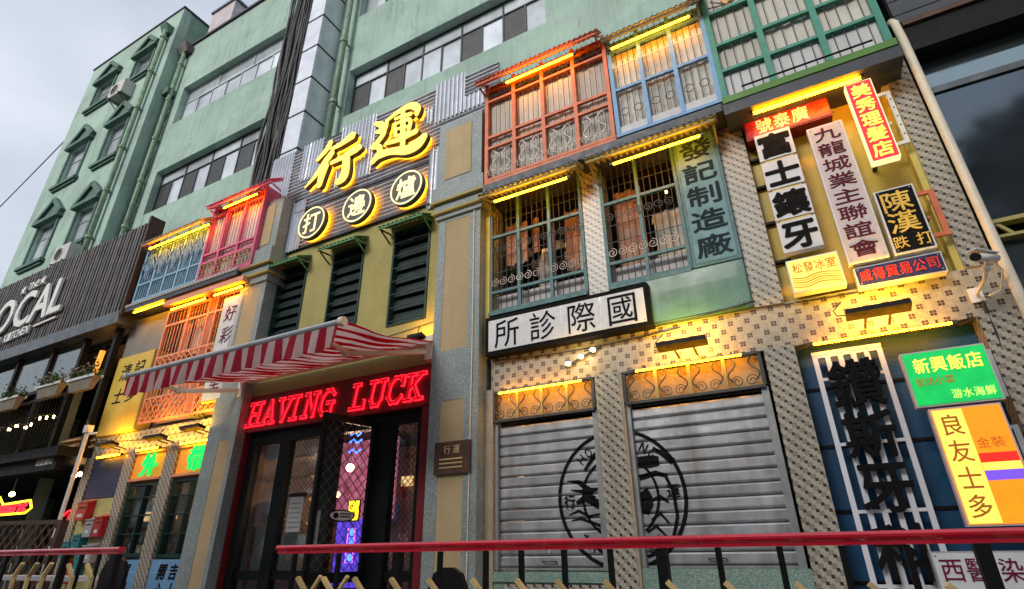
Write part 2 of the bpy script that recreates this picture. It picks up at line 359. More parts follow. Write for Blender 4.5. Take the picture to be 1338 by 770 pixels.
        fs += [(0, 2 * n, 1), (m, m + 1, m + 2 * n), (2 * n - 2, 2 * n - 1, 2 * n + 1), (m + 2 * n - 2, m + 2 * n + 1, m + 2 * n - 1),
               (0, m, m + 2 * n, 2 * n), (1, 2 * n, m + 2 * n, m + 1), (2 * n - 2, 2 * n + 1, m + 2 * n + 1, m + 2 * n - 2), (2 * n - 1, m + 2 * n - 1, m + 2 * n + 1, 2 * n + 1)]
        return s.add(v, fs)
    def disc(s, cx, cz, r, y0, y1, n=40, rz=None):
        return s.prism([(cx + r * math.cos(2 * math.pi * i / n), cz + (rz or r) * math.sin(2 * math.pi * i / n)) for i in range(n)], y0, y1)
    def ring(s, cx, cz, r0, r1, y0, y1, n=40):
        vs, fs = [], []
        for i in range(n):
            c, sn = math.cos(2 * math.pi * i / n), math.sin(2 * math.pi * i / n)
            for r, y in ((r0, y0), (r1, y0), (r1, y1), (r0, y1)): vs.append((cx + r * c, y, cz + r * sn))
        for i in range(n):
            a, b = 4 * i, 4 * ((i + 1) % n)
            for k in range(4): fs.append((a + k, b + k, b + (k + 1) % 4, a + (k + 1) % 4))
        return s.add(vs, fs)
    def ball(s, c, r, n=8, m=6, rz=None):
        vs, fs = [], []; rz = rz or r
        for j in range(m + 1):
            t = math.pi * j / m
            for i in range(n): a = 2 * math.pi * i / n; vs.append((c[0] + r * math.sin(t) * math.cos(a), c[1] + r * math.sin(t) * math.sin(a), c[2] + rz * math.cos(t)))
        for j in range(m):
            for i in range(n): fs.append((j * n + i, (j + 1) * n + i, (j + 1) * n + (i + 1) % n, j * n + (i + 1) % n))
        return s.add(vs, fs)
def wl(p):
    return WL.get(p.name, Vector((0, 0, 0))) if p else Vector((0, 0, 0))
def setp(o, label, cat, group, kind):
    if label: o['label'] = label
    if cat: o['category'] = cat
    if group: o['group'] = group
    if kind: o['kind'] = kind
    return o
def part(name, mb, m, parent=None, label=None, cat=None, group=None, kind=None, smooth=False):
    """one mesh object; verts are given in world space"""
    if cat or not parent:                     # top level: put the origin at the base of the shape
        xs, ys, zs = zip(*mb.v); o0 = Vector(((min(xs) + max(xs)) / 2, (min(ys) + max(ys)) / 2, min(zs)))
    else: o0 = wl(parent)
    me = bpy.data.meshes.new(name); me.from_pydata([(v[0] - o0.x, v[1] - o0.y, v[2] - o0.z) for v in mb.v], [], mb.f)
    me.materials.append(K[m] if isinstance(m, str) else m)
    if smooth: me.polygons.foreach_set('use_smooth', [True] * len(me.polygons))
    me.update(); o = bpy.data.objects.new(name, me); COL.objects.link(o)
    if parent: o.parent = parent; WL[o.name] = o0
    else: o.location = o0; WL[o.name] = o0
    return setp(o, label, cat, group, kind)
def thing(name, label, cat, loc, group=None):
    o = bpy.data.objects.new(name, None); COL.objects.link(o); o.location = loc; o.empty_display_size = .1; WL[o.name] = Vector(loc)
    return setp(o, label, cat, group, None)
UNIT = {}
def unit(kind, m):
    if (kind, m) not in UNIT:
        mb = MB()
        if kind == 'cube': mb.box(-.5, .5, -.5, .5, -.5, .5)
        elif kind == 'rod': mb.tube([(0, 0, 0), (0, 0, 1)], 1, 6)
        elif kind == 'scroll':
            pts = []
            for i in range(22):
                t = i / 21; a = t * 3.2 * math.pi; r = .5 * (1 - t) ** .8 + .07; pts.append((r * math.cos(a), 0, r * math.sin(a)))
            mb.tube(pts, .045, 5)
        elif kind == 'hoop': mb.tube([(.5 * math.cos(i * math.pi / 8), 0, .5 * math.sin(i * math.pi / 8)) for i in range(16)], .045, 5, True)
        elif kind == 'wavebar':
            mb.tube([(.5 * math.sin(i / 12 * 2 * math.pi) * .35, 0, i / 12 - .5) for i in range(13)], .03, 5)
        me = bpy.data.meshes.new(kind + '_mesh'); me.from_pydata(mb.v, [], mb.f); me.materials.append(K[m]); UNIT[(kind, m)] = me
    return UNIT[(kind, m)]
def inst(name, kind, m, parent, loc, scale, rot=None):
    o = bpy.data.objects.new(name, unit(kind, m)); COL.objects.link(o); o.parent = parent
    o.location = Vector(loc) - wl(parent); o.scale = scale
    if rot: o.rotation_mode = 'QUATERNION'; o.rotation_quaternion = rot
    return o
def blk(name, parent, x0, x1, y0, y1, z0, z1, m):
    return inst(name, 'cube', m, parent, ((x0 + x1) / 2, (y0 + y1) / 2, (z0 + z1) / 2), (x1 - x0, y1 - y0, z1 - z0))
def rod(name, parent, a, b, r, m):
    a, b = Vector(a), Vector(b); d = b - a
    return inst(name, 'rod', m, parent, a, (r, r, d.length), d.to_track_quat('Z', 'Y'))
def deco(name, kind, m, parent, x, y, z, s, flip=1, ang=0):
    return inst(name, kind, m, parent, (x, y, z), (s * flip, s, s), Quaternion((0, 1, 0), ang))
TX = {}
def glyph(s, bold=0., res=3):
    """unit outline of a string: (verts2d bounds, mesh) in the XY plane, extruded"""
    key = (s, bold, res)
    if key in TX: return TX[key]
    cu = bpy.data.curves.new('t', 'FONT'); cu.body = s; cu.size = 1; cu.offset = bold; cu.extrude = .5; cu.resolution_u = res
    o = bpy.data.objects.new('t', cu); COL.objects.link(o); bpy.context.view_layer.update()
    me = bpy.data.meshes.new_from_object(o.evaluated_get(bpy.context.evaluated_depsgraph_get()))
    vs = [v.co.copy() for v in me.vertices]; fs = [tuple(p.vertices) for p in me.polygons]
    bpy.data.objects.remove(o); bpy.data.curves.remove(cu); bpy.data.meshes.remove(me)
    xs = [v.x for v in vs]; ys = [v.y for v in vs]; TX[key] = (vs, fs, min(xs), max(xs), min(ys), max(ys)); return TX[key]
def text_mb(mb, s, cx, cz, w, h, yf, depth, bold=0., shear=0., keep=True, ang=0.):
    """CJK characters are fitted in their full em cell so that thin ones keep their proportions"""
    extra = bold * .8; bold = 0.
    vs, fs, x0, x1, y0, y1 = glyph(s, bold)
    if keep and ord(s[0]) > 0x2e80: x0, x1 = min(x0, .06), max(x1, .94); y0, y1 = min(y0, -.06), max(y1, .82)
    mx_, my_ = (x0 + x1) / 2, (y0 + y1) / 2; sx, sz = w / (x1 - x0), h / (y1 - y0); c, sn = math.cos(ang), math.sin(ang); out = []
    if extra: d = extra * min(w, h); sh = [(0, 0), (d, 0), (-d, 0), (0, d), (0, -d), (d * .7, d * .7), (-d * .7, -d * .7), (d * .7, -d * .7), (-d * .7, d * .7)]
    else: sh = [(0, 0)]
    for q, (ox, oz) in enumerate(sh):
        out = []
        for v in vs:
            a, b = (v.x - mx_) * sx + ox, (v.y - my_) * sz + oz; a += shear * b
            out.append((cx + a * c - b * sn, yf + .0003 * q + (depth - .0003 * q) * (.5 - v.z), cz + a * sn + b * c))
        mb.add(out, fs)
    return mb
def char(parent, s, cx, cz, w, h, yf, m, depth=.008, bold=0., shear=0., name='character', ang=0.):
    return part(name, text_mb(MB(), s, cx, cz, w, h, yf, depth, bold, shear, ang=ang), m, parent)
def wall_mb(x0, x1, z0, z1, y, th, holes=()):
    """a wall slab with real openings; holes: (x0,x1,z0,z1)"""
    mb = MB(); xs = sorted({x0, x1, *[h[0] for h in holes], *[h[1] for h in holes]}); zs = sorted({z0, z1, *[h[2] for h in holes], *[h[3] for h in holes]})
    def solid(i, j):
        if i < 0 or j < 0 or i >= len(xs) - 1 or j >= len(zs) - 1: return False
        cx, cz = (xs[i] + xs[i + 1]) / 2, (zs[j] + zs[j + 1]) / 2
        return not any(h[0] < cx < h[1] and h[2] < cz < h[3] for h in holes)
    for i in range(len(xs) - 1):
        for j in range(len(zs) - 1):
            if not solid(i, j): continue
            a, b, c, d = xs[i], xs[i + 1], zs[j], zs[j + 1]
            mb.add([(a, y, c), (b, y, c), (b, y, d), (a, y, d)], [(0, 1, 2, 3)]); mb.add([(a, y + th, c), (b, y + th, c), (b, y + th, d), (a, y + th, d)], [(3, 2, 1, 0)])
            if not solid(i - 1, j): mb.add([(a, y, c), (a, y, d), (a, y + th, d), (a, y + th, c)], [(0, 1, 2, 3)])
            if not solid(i + 1, j): mb.add([(b, y, c), (b, y + th, c), (b, y + th, d), (b, y, d)], [(0, 1, 2, 3)])
            if not solid(i, j - 1): mb.add([(a, y, c), (a, y + th, c), (b, y + th, c), (b, y, c)], [(0, 1, 2, 3)])
            if not solid(i, j + 1): mb.add([(a, y, d), (b, y, d), (b, y + th, d), (a, y + th, d)], [(0, 1, 2, 3)])
    return mb
def curtain_mb(x0, x1, y, z0, z1, amp=.02, pitch=.11, ph=0.):
    n = max(4, int((x1 - x0) / pitch * 8)); vs, fs = [], []
    for i in range(n + 1):
        x = x0 + (x1 - x0) * i / n; k = amp * math.sin(2 * math.pi * x / pitch + ph) * (1 + .4 * math.sin(x * 17))
        vs += [(x, y + k, z0), (x, y + k * .8, z1), (x, y + k + .004, z0), (x, y + k * .8 + .004, z1)]
    for i in range(n): a, b = 4 * i, 4 * i + 4; fs += [(a, b, b + 1, a + 1), (a + 2, a + 3, b + 3, b + 2)]
    return MB().add(vs, fs)
def led(label, x0, x1, y, z, beads=False, r=.014, group='yellow light tubes under the eaves'):
    t = thing('light_tube', label, 'light tube', ((x0 + x1) / 2, y, z - r), group)
    n = int((x1 - x0) / .028) * 2 if beads else 1
    pts = [(x0 + (x1 - x0) * i / n, y, z) for i in range(n + 1)]
    part('tube', MB().tube(pts, [r * (1.25 if i % 2 else .7) for i in range(n + 1)] if beads else r, 8), 'led', t)
    for e in (x0, x1): blk('end_cap', t, e - .02, e + .02, y - .02, y + .02, z - .02, z + .02, 'iron')
    for e in (x0 + .12, x1 - .12): blk('clip', t, e - .008, e + .008, y - .004, y + .02, z + r * .8, z + .05, 'iron')
    return t
# ================================================================== the setting
part('road', MB().add([(-400, -400, 0), (400, -400, 0), (400, 400, 0), (-400, 400, 0)], [(0, 1, 2, 3)]), 'asphalt', kind='structure')
part('pavement', MB().box(-30, 12, -3.3, 1.2, .004, .35), 'paving', kind='structure')

# ------------------------------------------------------------------ far green apartment building
gb = thing('green_apartment_building', 'old pale green stucco building rising behind and above all the shopfronts', 'building', (-10, 5, 0))
TWIN = [(-22.0, -20.75, 17.25, 18.55), (-22.0, -20.75, 13.6, 15.25), (-22.0, -20.75, 10.3, 11.9), (-22.0, -20.75, 7.0, 8.6),
        (-19.4, -18.3, 17.4, 18.6), (-19.4, -18.3, 13.6, 15.25), (-19.4, -18.3, 10.3, 11.75)]
part('tower_wall', wall_mb(-23.25, -17.15, 6.2, 20.1, .5, .3, TWIN), 'green_stucco', gb)
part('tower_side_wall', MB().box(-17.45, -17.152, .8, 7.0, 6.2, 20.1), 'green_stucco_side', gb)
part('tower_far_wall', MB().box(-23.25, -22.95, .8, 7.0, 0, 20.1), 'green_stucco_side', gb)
part('tower_roof', MB().box(-23.3, -17.1, .46, 7.05, 20.1, 20.16), 'roof_edge', gb)
def pane_window(parent, x0, x1, z0, z1, y, cols, transom, frame, panes, name='window'):
    """sliding window: a frame with its panes as sub-parts; panes: list of material keys per column"""
    mb = MB(); f = .035
    mb.box(x0, x1, y, y + .06, z1 - f, z1).box(x0, x1, y, y + .06, z0, z0 + f).box(x0, x0 + f, y, y + .06, z0 + f, z1 - f).box(x1 - f, x1, y, y + .06, z0 + f, z1 - f)
    zt = z1 - (z1 - z0) * transom
    if transom: mb.box(x0 + f, x1 - f, y - .004, y + .055, zt - f / 2, zt + f / 2)
    xs = [x0 + (x1 - x0) * i / cols for i in range(cols + 1)]
    for x in xs[1:-1]: mb.box(x - f / 2, x + f / 2, y + .002, y + .058, z0 + f, zt - f / 2)
    tx = [x0 + (x1 - x0) * i / max(1, cols // 2) for i in range(max(1, cols // 2) + 1)]
    if transom:
        for x in tx[1:-1]: mb.box(x - f / 2, x + f / 2, y + .002, y + .058, zt + f / 2, z1 - f)
    fr = part(name, mb, frame, parent)
    for i in range(cols):
        dy = .02 + .015 * (i % 2)
        blk('pane', fr, xs[i] + .012, xs[i + 1] - .012, y + dy, y + dy + .008, z0 + .02, zt - .01, panes[i % len(panes)])
    if transom:
        for i in range(len(tx) - 1): blk('pane', fr, tx[i] + .012, tx[i + 1] - .012, y + .03, y + .038, zt + .01, z1 - .02, 'pale_pane')
    return fr
for x0, x1, z0, z1 in TWIN:
    pane_window(gb, x0 + .01, x1 - .01, z0 + .01, z1 - .01, .62, 2, .3, 'alu', ['pale_pane', 'pale_pane', 'screen'])
    c = (x0 + x1) / 2; hw = (x1 - x0) / 2 + .22
    mb = MB().box(c - hw, c + hw, .32, .499, z1 + .02, z1 + .16)
    mb.prof([(.499, z1), (.42, z1), (.36, z1 + .02), (.499, z1 + .019)], c - hw + .05, c + hw - .05)
    for s in (-1, 1): mb.bar((c + s * hw, .41, z1 + .2), (c, .41, z1 + .2 + hw * .85), .17, .12, (0, 1, 0))
    mb.prism([(c - hw * .8, z1 + .161), (c + hw * .8, z1 + .161), (c, z1 + .1 + hw * .85)], .44, .499)
    part('pediment', mb, 'green_trim', gb)
    part('window_sill', MB().box(c - hw, c + hw, .36, .499, z0 - .12, z0 - .005).box(c - hw + .06, c + hw - .06, .42, .498, z0 - .2, z0 - .121), 'green_trim', gb)
    for s in (-1, 1): part('window_surround', MB().box(c + s * (x1 - x0) / 2 - (.0 if s > 0 else .1), c + s * (x1 - x0) / 2 + (.1 if s > 0 else 0), .45, .499, z0, z1), 'green_trim', gb)
S1, S2, S3, S4 = (-16.4, -11.3, 14.49, 16.13), (-16.35, -11.3, 10.87, 12.5), (-8.28, -2.85, 11.08, 12.62), (-8.26, -2.85, 14.62, 16.2)
part('wing_wall', wall_mb(-17.15, 1.88, 0, 18.35, 1.0, .3, [S1, S2, S3, S4, (-9.66, -3.1, 0, 3.9), (-17.1, -12.9, .2, 6.3)]), "green_stucco", gb)
part('wing_roof', MB().box(-17.15, 1.9, .93, 12, 18.35, 18.45), 'roof_edge', gb)
wa = ['pale_pane'] * 5
pane_window(gb, *S1, 1.2, 7, .36, 'alu', ['pale_pane', 'pale_pane', 'pale_pane'], 'long_window')
pane_window(gb, *S2, 1.2, 8, .26, 'dark_alu', ['screen', 'pale_pane'], 'long_window')
pane_window(gb, *S3, 1.2, 10, .27, 'dark_alu', ['screen', 'pale_pane', 'screen', 'pale_pane', 'pale_pane', 'pale_pane', 'screen', 'pale_pane', 'screen', 'pale_pane'], 'long_window')
pane_window(gb, *S4, 1.2, 8, .27, 'alu', ['pale_pane', 'screen'], 'long_window')
for nm, x, z in (('chimney', (-23.7, -22.4), (20.2, 21.9)), ('chimney', (-16.6, -15.3), (18.45, 20.25))):
    c = part(nm, MB().box(x[0], x[1], 1.25, 2.3, *z), 'chimney', gb)
    part('cap', MB().box(x[0] - .06, x[1] + .06, 1.19, 2.36, z[1], z[1] + .1), 'steel_beam', c)
def pipe(pts, r, m='green_pipe', step=1.7):
    p = part('drainpipe', MB().tube(pts, r, 10), m, gb, smooth=True); z0, z1 = pts[-1][2], pts[0][2]; z = z1 - .6
    while z > z0: part('collar', MB().tube([(pts[-1][0], pts[-1][1], z), (pts[-1][0], pts[-1][1], z + .09)], r * 1.35, 10).bar((pts[-1][0], pts[-1][1], z + .04), (pts[-1][0], pts[-1][1] + .3, z + .04), .04), m, p); z -= step
pipe([(-17.62, .36, 19.2), (-17.62, .36, 6)], .08)
part('gutter_hopper', MB().prof([(.2, 19.2), (.5, 19.2), (.5, 18.85), (.36, 18.85)], -17.8, -17.42), 'green_trim', gb)
pipe([(-16.85, .85, 17.9), (-16.85, .85, 6)], .07); pipe([(-17.05, .9, 15.6), (-17.05, .9, 6)], .045)
part('gutter_hopper', MB().prof([(.65, 18.25), (.98, 18.25), (.98, 17.9), (.8, 17.9)], -17.05, -16.62), 'slat_brown', gb)
part('vent_box', MB().box(-17.1, -16.8, .7, .99, 15.9, 16.15), 'green_trim', gb)
pipe([(-8.42, .78, 18.3), (-8.42, .78, 9.2)], .075, step=2.1)
for i in range(5):
    x = -16.98 + .07 * random.random(); pts = [(x + .05 * math.sin(k * 1.7 + i), .9 - .02 * i, 16 - k * .6) for k in range(16)]
    part('wire', MB().tube(pts, .013, 5), 'black_cable', gb)

def ac(x, y, z, label, s=1.):
    t = thing('air_conditioner', label, 'air conditioner', (x, y, z - .3 * s), 'air conditioner units on the green tower')
    part('casing', MB().box(x - .42 * s, x + .42 * s, y - .32 * s, y, z - .28 * s, z + .28 * s), 'ac_white', t)
    g = part('fan_grille', MB().ring(x - .1 * s, z, .19 * s, .215 * s, y - .335 * s, y - .321 * s, 24), 'ac_white', t)
    part('fan', MB().disc(x - .1 * s, z, .19 * s, y - .325 * s, y - .3205 * s, 20), 'black', t)
    for k in range(5): rod('grille_bar', g, (x - .29 * s, y - .333 * s, z - .14 * s + .07 * s * k), (x + .09 * s, y - .333 * s, z - .14 * s + .07 * s * k), .005, 'ac_white')
    for e in (-.3, .3): part('bracket', MB().bar((x + e * s, y, z - .29 * s), (x + e * s, y - .36 * s, z - .29 * s), .03).bar((x + e * s, y, z - .55 * s), (x + e * s, y - .33 * s, z - .3 * s), .025), 'iron', t)
    return t
ac(-19.25, .495, 16.75, 'white air conditioner under the top right tower window', 1.1)
ac(-18.55, .495, 9.75, 'pale air conditioner box just above the brown slatted restaurant fascia', 1.05)

# wall duct of mirror steel and the cable bundle
du = thing('steel_clad_duct', 'square riser duct clad in mirror steel panels climbing the green wall', 'duct', (-9.2, .7, 6))
z = 7.73
while z < 18.3:
    blk('front_panel', du, -9.47, -8.93, .40, .425, z + .015, z + 1.105, 'mirror_steel'); blk('side_panel', du, -8.945, -8.92, .426, .995, z + .015, z + 1.105, 'mirror_steel')
    part('joint_flange', MB().box(-9.49, -8.9, .385, .999, z - .012, z + .012), 'black', du); z += 1.12
part('duct_core', MB().box(-9.46, -8.95, .43, .99, 7, 18.3), 'steel_beam', du)
cb = thing('cable_bundle', 'thick bundle of black cables running up the green wall beside the steel duct', 'cables', (-10, .8, 6))
for i in range(48):
    x = -10.72 + 1.2 * i / 47; y = .56 + .14 * random.random(); a = random.uniform(0, 6); am = .03 + .05 * (i < 9)
    pts = [(x + am * math.sin(k * .55 + a) + .15 * (k / 24) * (i < 7), y + .03 * math.sin(k + a), 18.4 - k * .5) for k in range(25)]
    part('cable', MB().tube(pts, random.uniform(.02, .045), 6), 'grey_cable' if i % 11 == 3 else 'black_cable', cb, smooth=True)
part('cable_tray', MB().box(-10.66, -9.50, .70, .99, 6.5, 18.3), 'black', cb)
part('overhead_wire', MB().tube([(-60 + 1.5 * i, 3.2 - .1 * i, 11.2 + .21 * i + .006 * (i - 12) ** 2) for i in range(25)], .022, 5), 'grey_cable', label='thin wire hanging in the sky left of the green tower', cat='wire')
lb = thing('low_grey_building', 'grey rooftop just showing above the fascia at the far left edge', 'building', (-32, 6, 0))
part('wall', MB().box(-42, -26, 6, 12, 0, 15.6), 'grey_board', lb); part('roof', MB().box(-42.2, -25.8, 5.8, 12.2, 15.6, 15.9), 'steel_beam', lb)

# ------------------------------------------------------------------ restaurant on the left
rs = thing('restaurant_building', 'dark two storey restaurant front with a brown slatted fascia at far left', 'building', (-17.8, .5, .35))
part('fascia_backing', MB().box(-24, -12.72, -.27, -.06, 6.42, 8.74), 'slat_back', rs)
for i in range(84):
    x = -12.76 - i * .134; blk('slat', rs, x - .075, x, -.35 - .004 * (i % 3), -.271, 6.44, 8.74 + .01 * (i % 2), 'slat_brown')
part('fascia_edge', MB().box(-12.72, -12.64, -.40, -.06, 6.3, 8.86), 'wood_dark', rs)
part('lintel', MB().box(-24, -12.7, -.40, .3, 6.12, 6.42), 'steel_beam', rs)
part('back_wall', MB().box(-24, -12.9, 4.0, 4.2, .35, 6.1), 'wood_dark', rs); part('ceiling', MB().box(-24, -12.9, .3, 4, 6.0, 6.11), 'room_dark', rs)
part('side_wall', MB().box(-12.9, -12.86, .0, 4, .35, 6.1), 'wood_dark', rs); part('balcony_floor', MB().box(-24, -12.9, -.6, 4, 3.32, 3.5), 'black', rs)
for x in (-22.2, -19.8, -17.4, -15.7, -14.3, -13.0): part('mullion', MB().box(x - .06, x + .06, -.2, -.08, 3.5, 6.12), 'black', rs)
part('transom', MB().box(-24, -12.9, -.22, -.06, 5.0, 5.08), 'black', rs)
for a, b in ((-22.1, -19.9), (-19.7, -17.5), (-17.3, -15.8), (-15.6, -14.4)): blk('glass_pane', rs, a, b, -.15, -.14, 5.08, 6.12, 'glass')
part('handrail', MB().bar((-24, -.75, 4.5), (-12.9, -.75, 4.5), .05), 'iron', rs)
for i in range(60): rod('baluster', rs, (-12.95 - i * .14, -.75, 3.5), (-12.95 - i * .14, -.75, 4.5), .01, 'black')
part('upper_storey_shelf', MB().box(-16, -13, 3.6, 3.95, 4.2, 4.25).box(-16, -13, 3.6, 3.95, 4.8, 4.85), 'wood_dark', rs)
for i, (x, z, w) in enumerate(((-15.2, 3.7, .7), (-14.0, 3.75, .7), (-12.99 - .45, 3.85, .5))):
    sh = part('wine_rack', MB().box(x - w / 2, x + w / 2, .6, .62, z - .35, z + .35), 'room_warm', rs)
    for k in range(5): blk('shelf', sh, x - w / 2, x + w / 2, .52, .6, z - .3 + .14 * k, z - .27 + .14 * k, 'wood_pale')
# rooftop sign letters
sg = thing('restaurant_sign', 'big white raised letters with smaller lettering on the brown slatted fascia', 'sign', (-18, -.4, 6.8))
for ch, x, w, z0, z1 in (('L', -19.7, .62, 6.98, 7.98), ('O', -18.74, .95, 6.98, 8.0), ('C', -17.64, .84, 7.0, 8.0), ('A', -16.72, .88, 7.02, 8.02), ('L', -15.9, .6, 7.04, 8.03)):
    char(sg, ch, x, (z0 + z1) / 2, w, z1 - z0, -.44, 'white_paint', .06, bold=.035, name='letter')
for i, ch in enumerate('The'): char(sg, ch, -17.88 + .18 * i, 8.24 + .01 * i, .17, .22, -.42, 'white_paint', .05, bold=.02, name='letter')
for x, z in ((-18.22, 8.2), (-17.22, 8.27)):
    part('star', MB().prism([(x + (.15 if k % 2 == 0 else .065) * math.sin(k * math.pi / 5), z + (.15 if k % 2 == 0 else .065) * math.cos(k * math.pi / 5)) for k in range(10)], -.42, -.36), 'white_paint', sg)
for i, ch in enumerate('BAR & KITCHEN'):
    if ch != ' ': char(sg, ch, -19.2 + .18 * i, 6.72 + .008 * i, .17, .23, -.42, 'white_paint', .05, bold=.03, name='letter')
part('underline', MB().bar((-16.75, -.39, 6.84), (-15.7, -.39, 6.88), .05), 'white_paint', sg)
# planters on the balcony rail
def planter(x0, x1, z, label, col, flowers):
    y = -.95; t = thing('planter_box', label, 'planter', ((x0 + x1) / 2, y, z), 'planters hanging on the restaurant balcony rail')
    part('trough', MB().add([(x0 + .12, y - .04, z), (x1 - .12, y - .04, z), (x1 - .12, y + .04, z), (x0 + .12, y + .04, z), (x0, y - .07, z + .24), (x1, y - .07, z + .24), (x1, y + .07, z + .24), (x0, y + .07, z + .24)],
        [(0, 3, 2, 1), (4, 5, 6, 7), (0, 1, 5, 4), (1, 2, 6, 5), (2, 3, 7, 6), (3, 0, 4, 7)]), 'planter', t)
    part('rim', MB().box(x0 - .02, x1 + .02, y - .09, y - .07, z + .21, z + .26).box(x0 - .02, x1 + .02, y + .07, y + .09, z + .21, z + .26), 'white_paint', t)
    mb = MB()
    for k in range(420):
        a = Vector((random.uniform(x0 + .02, x1 - .02), y + random.uniform(-.1, .1), z + .24 + abs(random.gauss(0, .11)))); s = random.uniform(.018, .04)
        d1 = Vector([random.gauss(0, 1) for _ in range(3)]).normalized() * s; d2 = Vector([random.gauss(0, 1) for _ in range(3)]).normalized() * s * .7
        mb.add([a - d1, a + d2, a + d1, a - d2], [(0, 1, 2, 3)])
    part('foliage', mb, 'leaf', t, kind='stuff')
    if flowers:
        fm = MB()
        for k in range(26): fm.ball((random.uniform(x0, x1), y - .1 + random.uniform(-.08, .1), z + .3 + random.uniform(-.02, .18)), .025, 5, 3)
        part('flower', fm, 'leaf_grey', t, kind='stuff')
planter(-15.2, -14.35, 4.34, 'shaded planter with sparse plants, leftmost on the balcony rail', 0, False)
planter(-13.62, -12.72, 4.40, 'grey ribbed planter with low green leaves, middle of three on the rail', 0, True)
planter(-12.4, -11.5, 4.36, 'warm lit planter with pinkish flowers nearest the yellow sign', 0, True)
# strings of bulbs
for grp, pts, lab in ((0, [(-15.9, 4.1), (-15.35, 4.06), (-15.05, 4.1), (-14.6, 4.02), (-14.4, 4.06)], 'left string of bare bulbs glowing under the restaurant balcony'),
                 (1, [(-14.12, 4.16), (-13.83, 4.14), (-13.52, 4.12)], 'short row of three bare bulbs below the grey planter')):
    t = thing('bulb_string', lab, 'string lights', (pts[0][0], -.6, pts[0][1] - .05)); part('wire', MB().tube([(x, -.6, z + .06) for x, z in pts], .006, 4), 'black_cable', t)
    for x, z in pts: part('bulb', MB().ball((x, -.6, z), .034, 8, 6), 'bulb', t)
t = thing('wall_lantern', 'tall amber lantern hanging inside the dark upper restaurant windows', 'lantern', (-14.1, -.3, 5.2))
part('shade', MB().tube([(-14.08, .1, 5.3), (-14.02, .1, 5.85)], .06, 8), 'lantern', t); part('cap', MB().tube([(-14.02, .1, 5.85), (-14.0, .1, 6.0)], .02, 6), 'iron', t)
# entrance below
t = thing('box_awning', 'black box awning with a white tube edge and small white lettering', 'awning', (-16, -.4, 3.05))
part('cover', MB().box(-21, -13.17, -.45, -.3, 3.09, 3.43), 'black', t); part('edge_tube', MB().tube([(-21, -.5, 3.44), (-13.15, -.5, 3.46)], .034, 8), 'white_paint', t)
part('tube_cap', MB().ball((-13.12, -.5, 3.46), .06, 8, 6), 'white_paint', t)
for i, ch in enumerate('BEIJING'): char(t, ch, -13.9 + .092 * i, 3.25, .075, .115, -.46, 'white_paint', .008, bold=.01, name='letter')
t = thing('neon_script_sign', 'red neon script inside an amber neon outline at the lower left', 'neon sign', (-13.8, -.6, 2.2))
rr = [(-14.9, 2.5), (-14.55, 2.62), (-14.3, 2.47), (-13.25, 2.5), (-13.12, 2.36), (-13.3, 2.28), (-14.9, 2.28)]
part('outline_tube', MB().tube([(x, -.62, z) for x, z in rr], .02, 6, True), 'neon_yellow', t)
for i, ch in enumerate('coming'):
    char(t, ch, -14.6 + .25 * i, 2.38, .22, .15, -.66, 'neon_red', .02, bold=.01, shear=.3, name='letter')
t = thing('red_neon_arc', 'small red neon sign glowing left of the tall white pole tile pillar', 'neon sign', (-13.9, .46, 2.2))
part('tube', MB().ribbon([(-14.2, 2.30, .03), (-14.02, 2.40, .03), (-13.6, 2.40, .03)], .42, .45), 'neon_red', t); part('panel', MB().box(-14.1, -13.6, .46, .48, 2.2, 2.35), 'neon_core', t)
for i, (x, y, z) in enumerate(((-14.4, -.5, 2.68), (-14.2, .4, 3.11), (-13.98, .4, 3.13))):
    t = thing('globe_lamp', ('round warm globe lamp above the amber outlined neon script', 'left globe lamp of the pair behind the white pole', 'right globe lamp of the pair behind the white pole')[i], 'lamp', (x, y, z - .07))
    part('globe', MB().ball((x, y, z), .05, 10, 8), 'bulb', t); part('stem', MB().tube([(x, y, z + .05), (x, y, z + .3)], .012, 6), 'iron', t)
part('white_pole', MB().tube([(-12.33, -.45, 3.78), (-12.33, -.45, .35)], .036, 10).box(-12.39, -12.27, -.51, -.39, 3.7, 3.84).bar((-12.33, -.45, 3.68), (-12.0, -.45, 3.66), .035), 'white_paint',
     label='slim white pole standing before the mosaic corner pillar', cat='pole')
l = bpy.data.lights.new('lantern_light', 'POINT'); l.energy = 45; l.color = (1, .45, .15); l.shadow_soft_size = .15; o = bpy.data.objects.new('lantern_light', l); COL.objects.link(o); o.parent = bpy.data.objects['wall_lantern']; o.location = Vector((-14.0, 1.2, 5.4)) - WL['wall_lantern']
# diamond lattice fence
t = thing('lattice_fence', 'dark brown diagonal wooden lattice fence in front of the restaurant', 'fence', (-12, -1.5, .35), None)
part('top_rail', MB().bar((-15.5, -1.5, 2.1), (-9.85, -1.5, 1.98), .05, .06), 'wood_dark', t)
part('post', MB().box(-9.92, -9.82, -1.55, -1.45, .35, 2.0), 'wood_dark', t)
for i in range(24):
    x = -15.4 + .24 * i; zt = 2.08 - (x + 15.5) * .0215
    e = min(1.6, -9.85 - x) if x > -11.4 else 1.6
    part('slat', MB().bar((x, -1.515, zt - 1.55), (min(x + 1.55, -9.88), -1.515, zt - 1.55 + min(1.55, -9.88 - x) * .98), .045, .012, (0, 1, 0)), 'wood_dark', t)
    part('slat', MB().bar((x + .02, -1.485, zt), (min(x + 1.4, -9.88), -1.485, zt - min(1.38, -9.9 - x)), .045, .012, (0, 1, 0)), 'wood_dark', t)
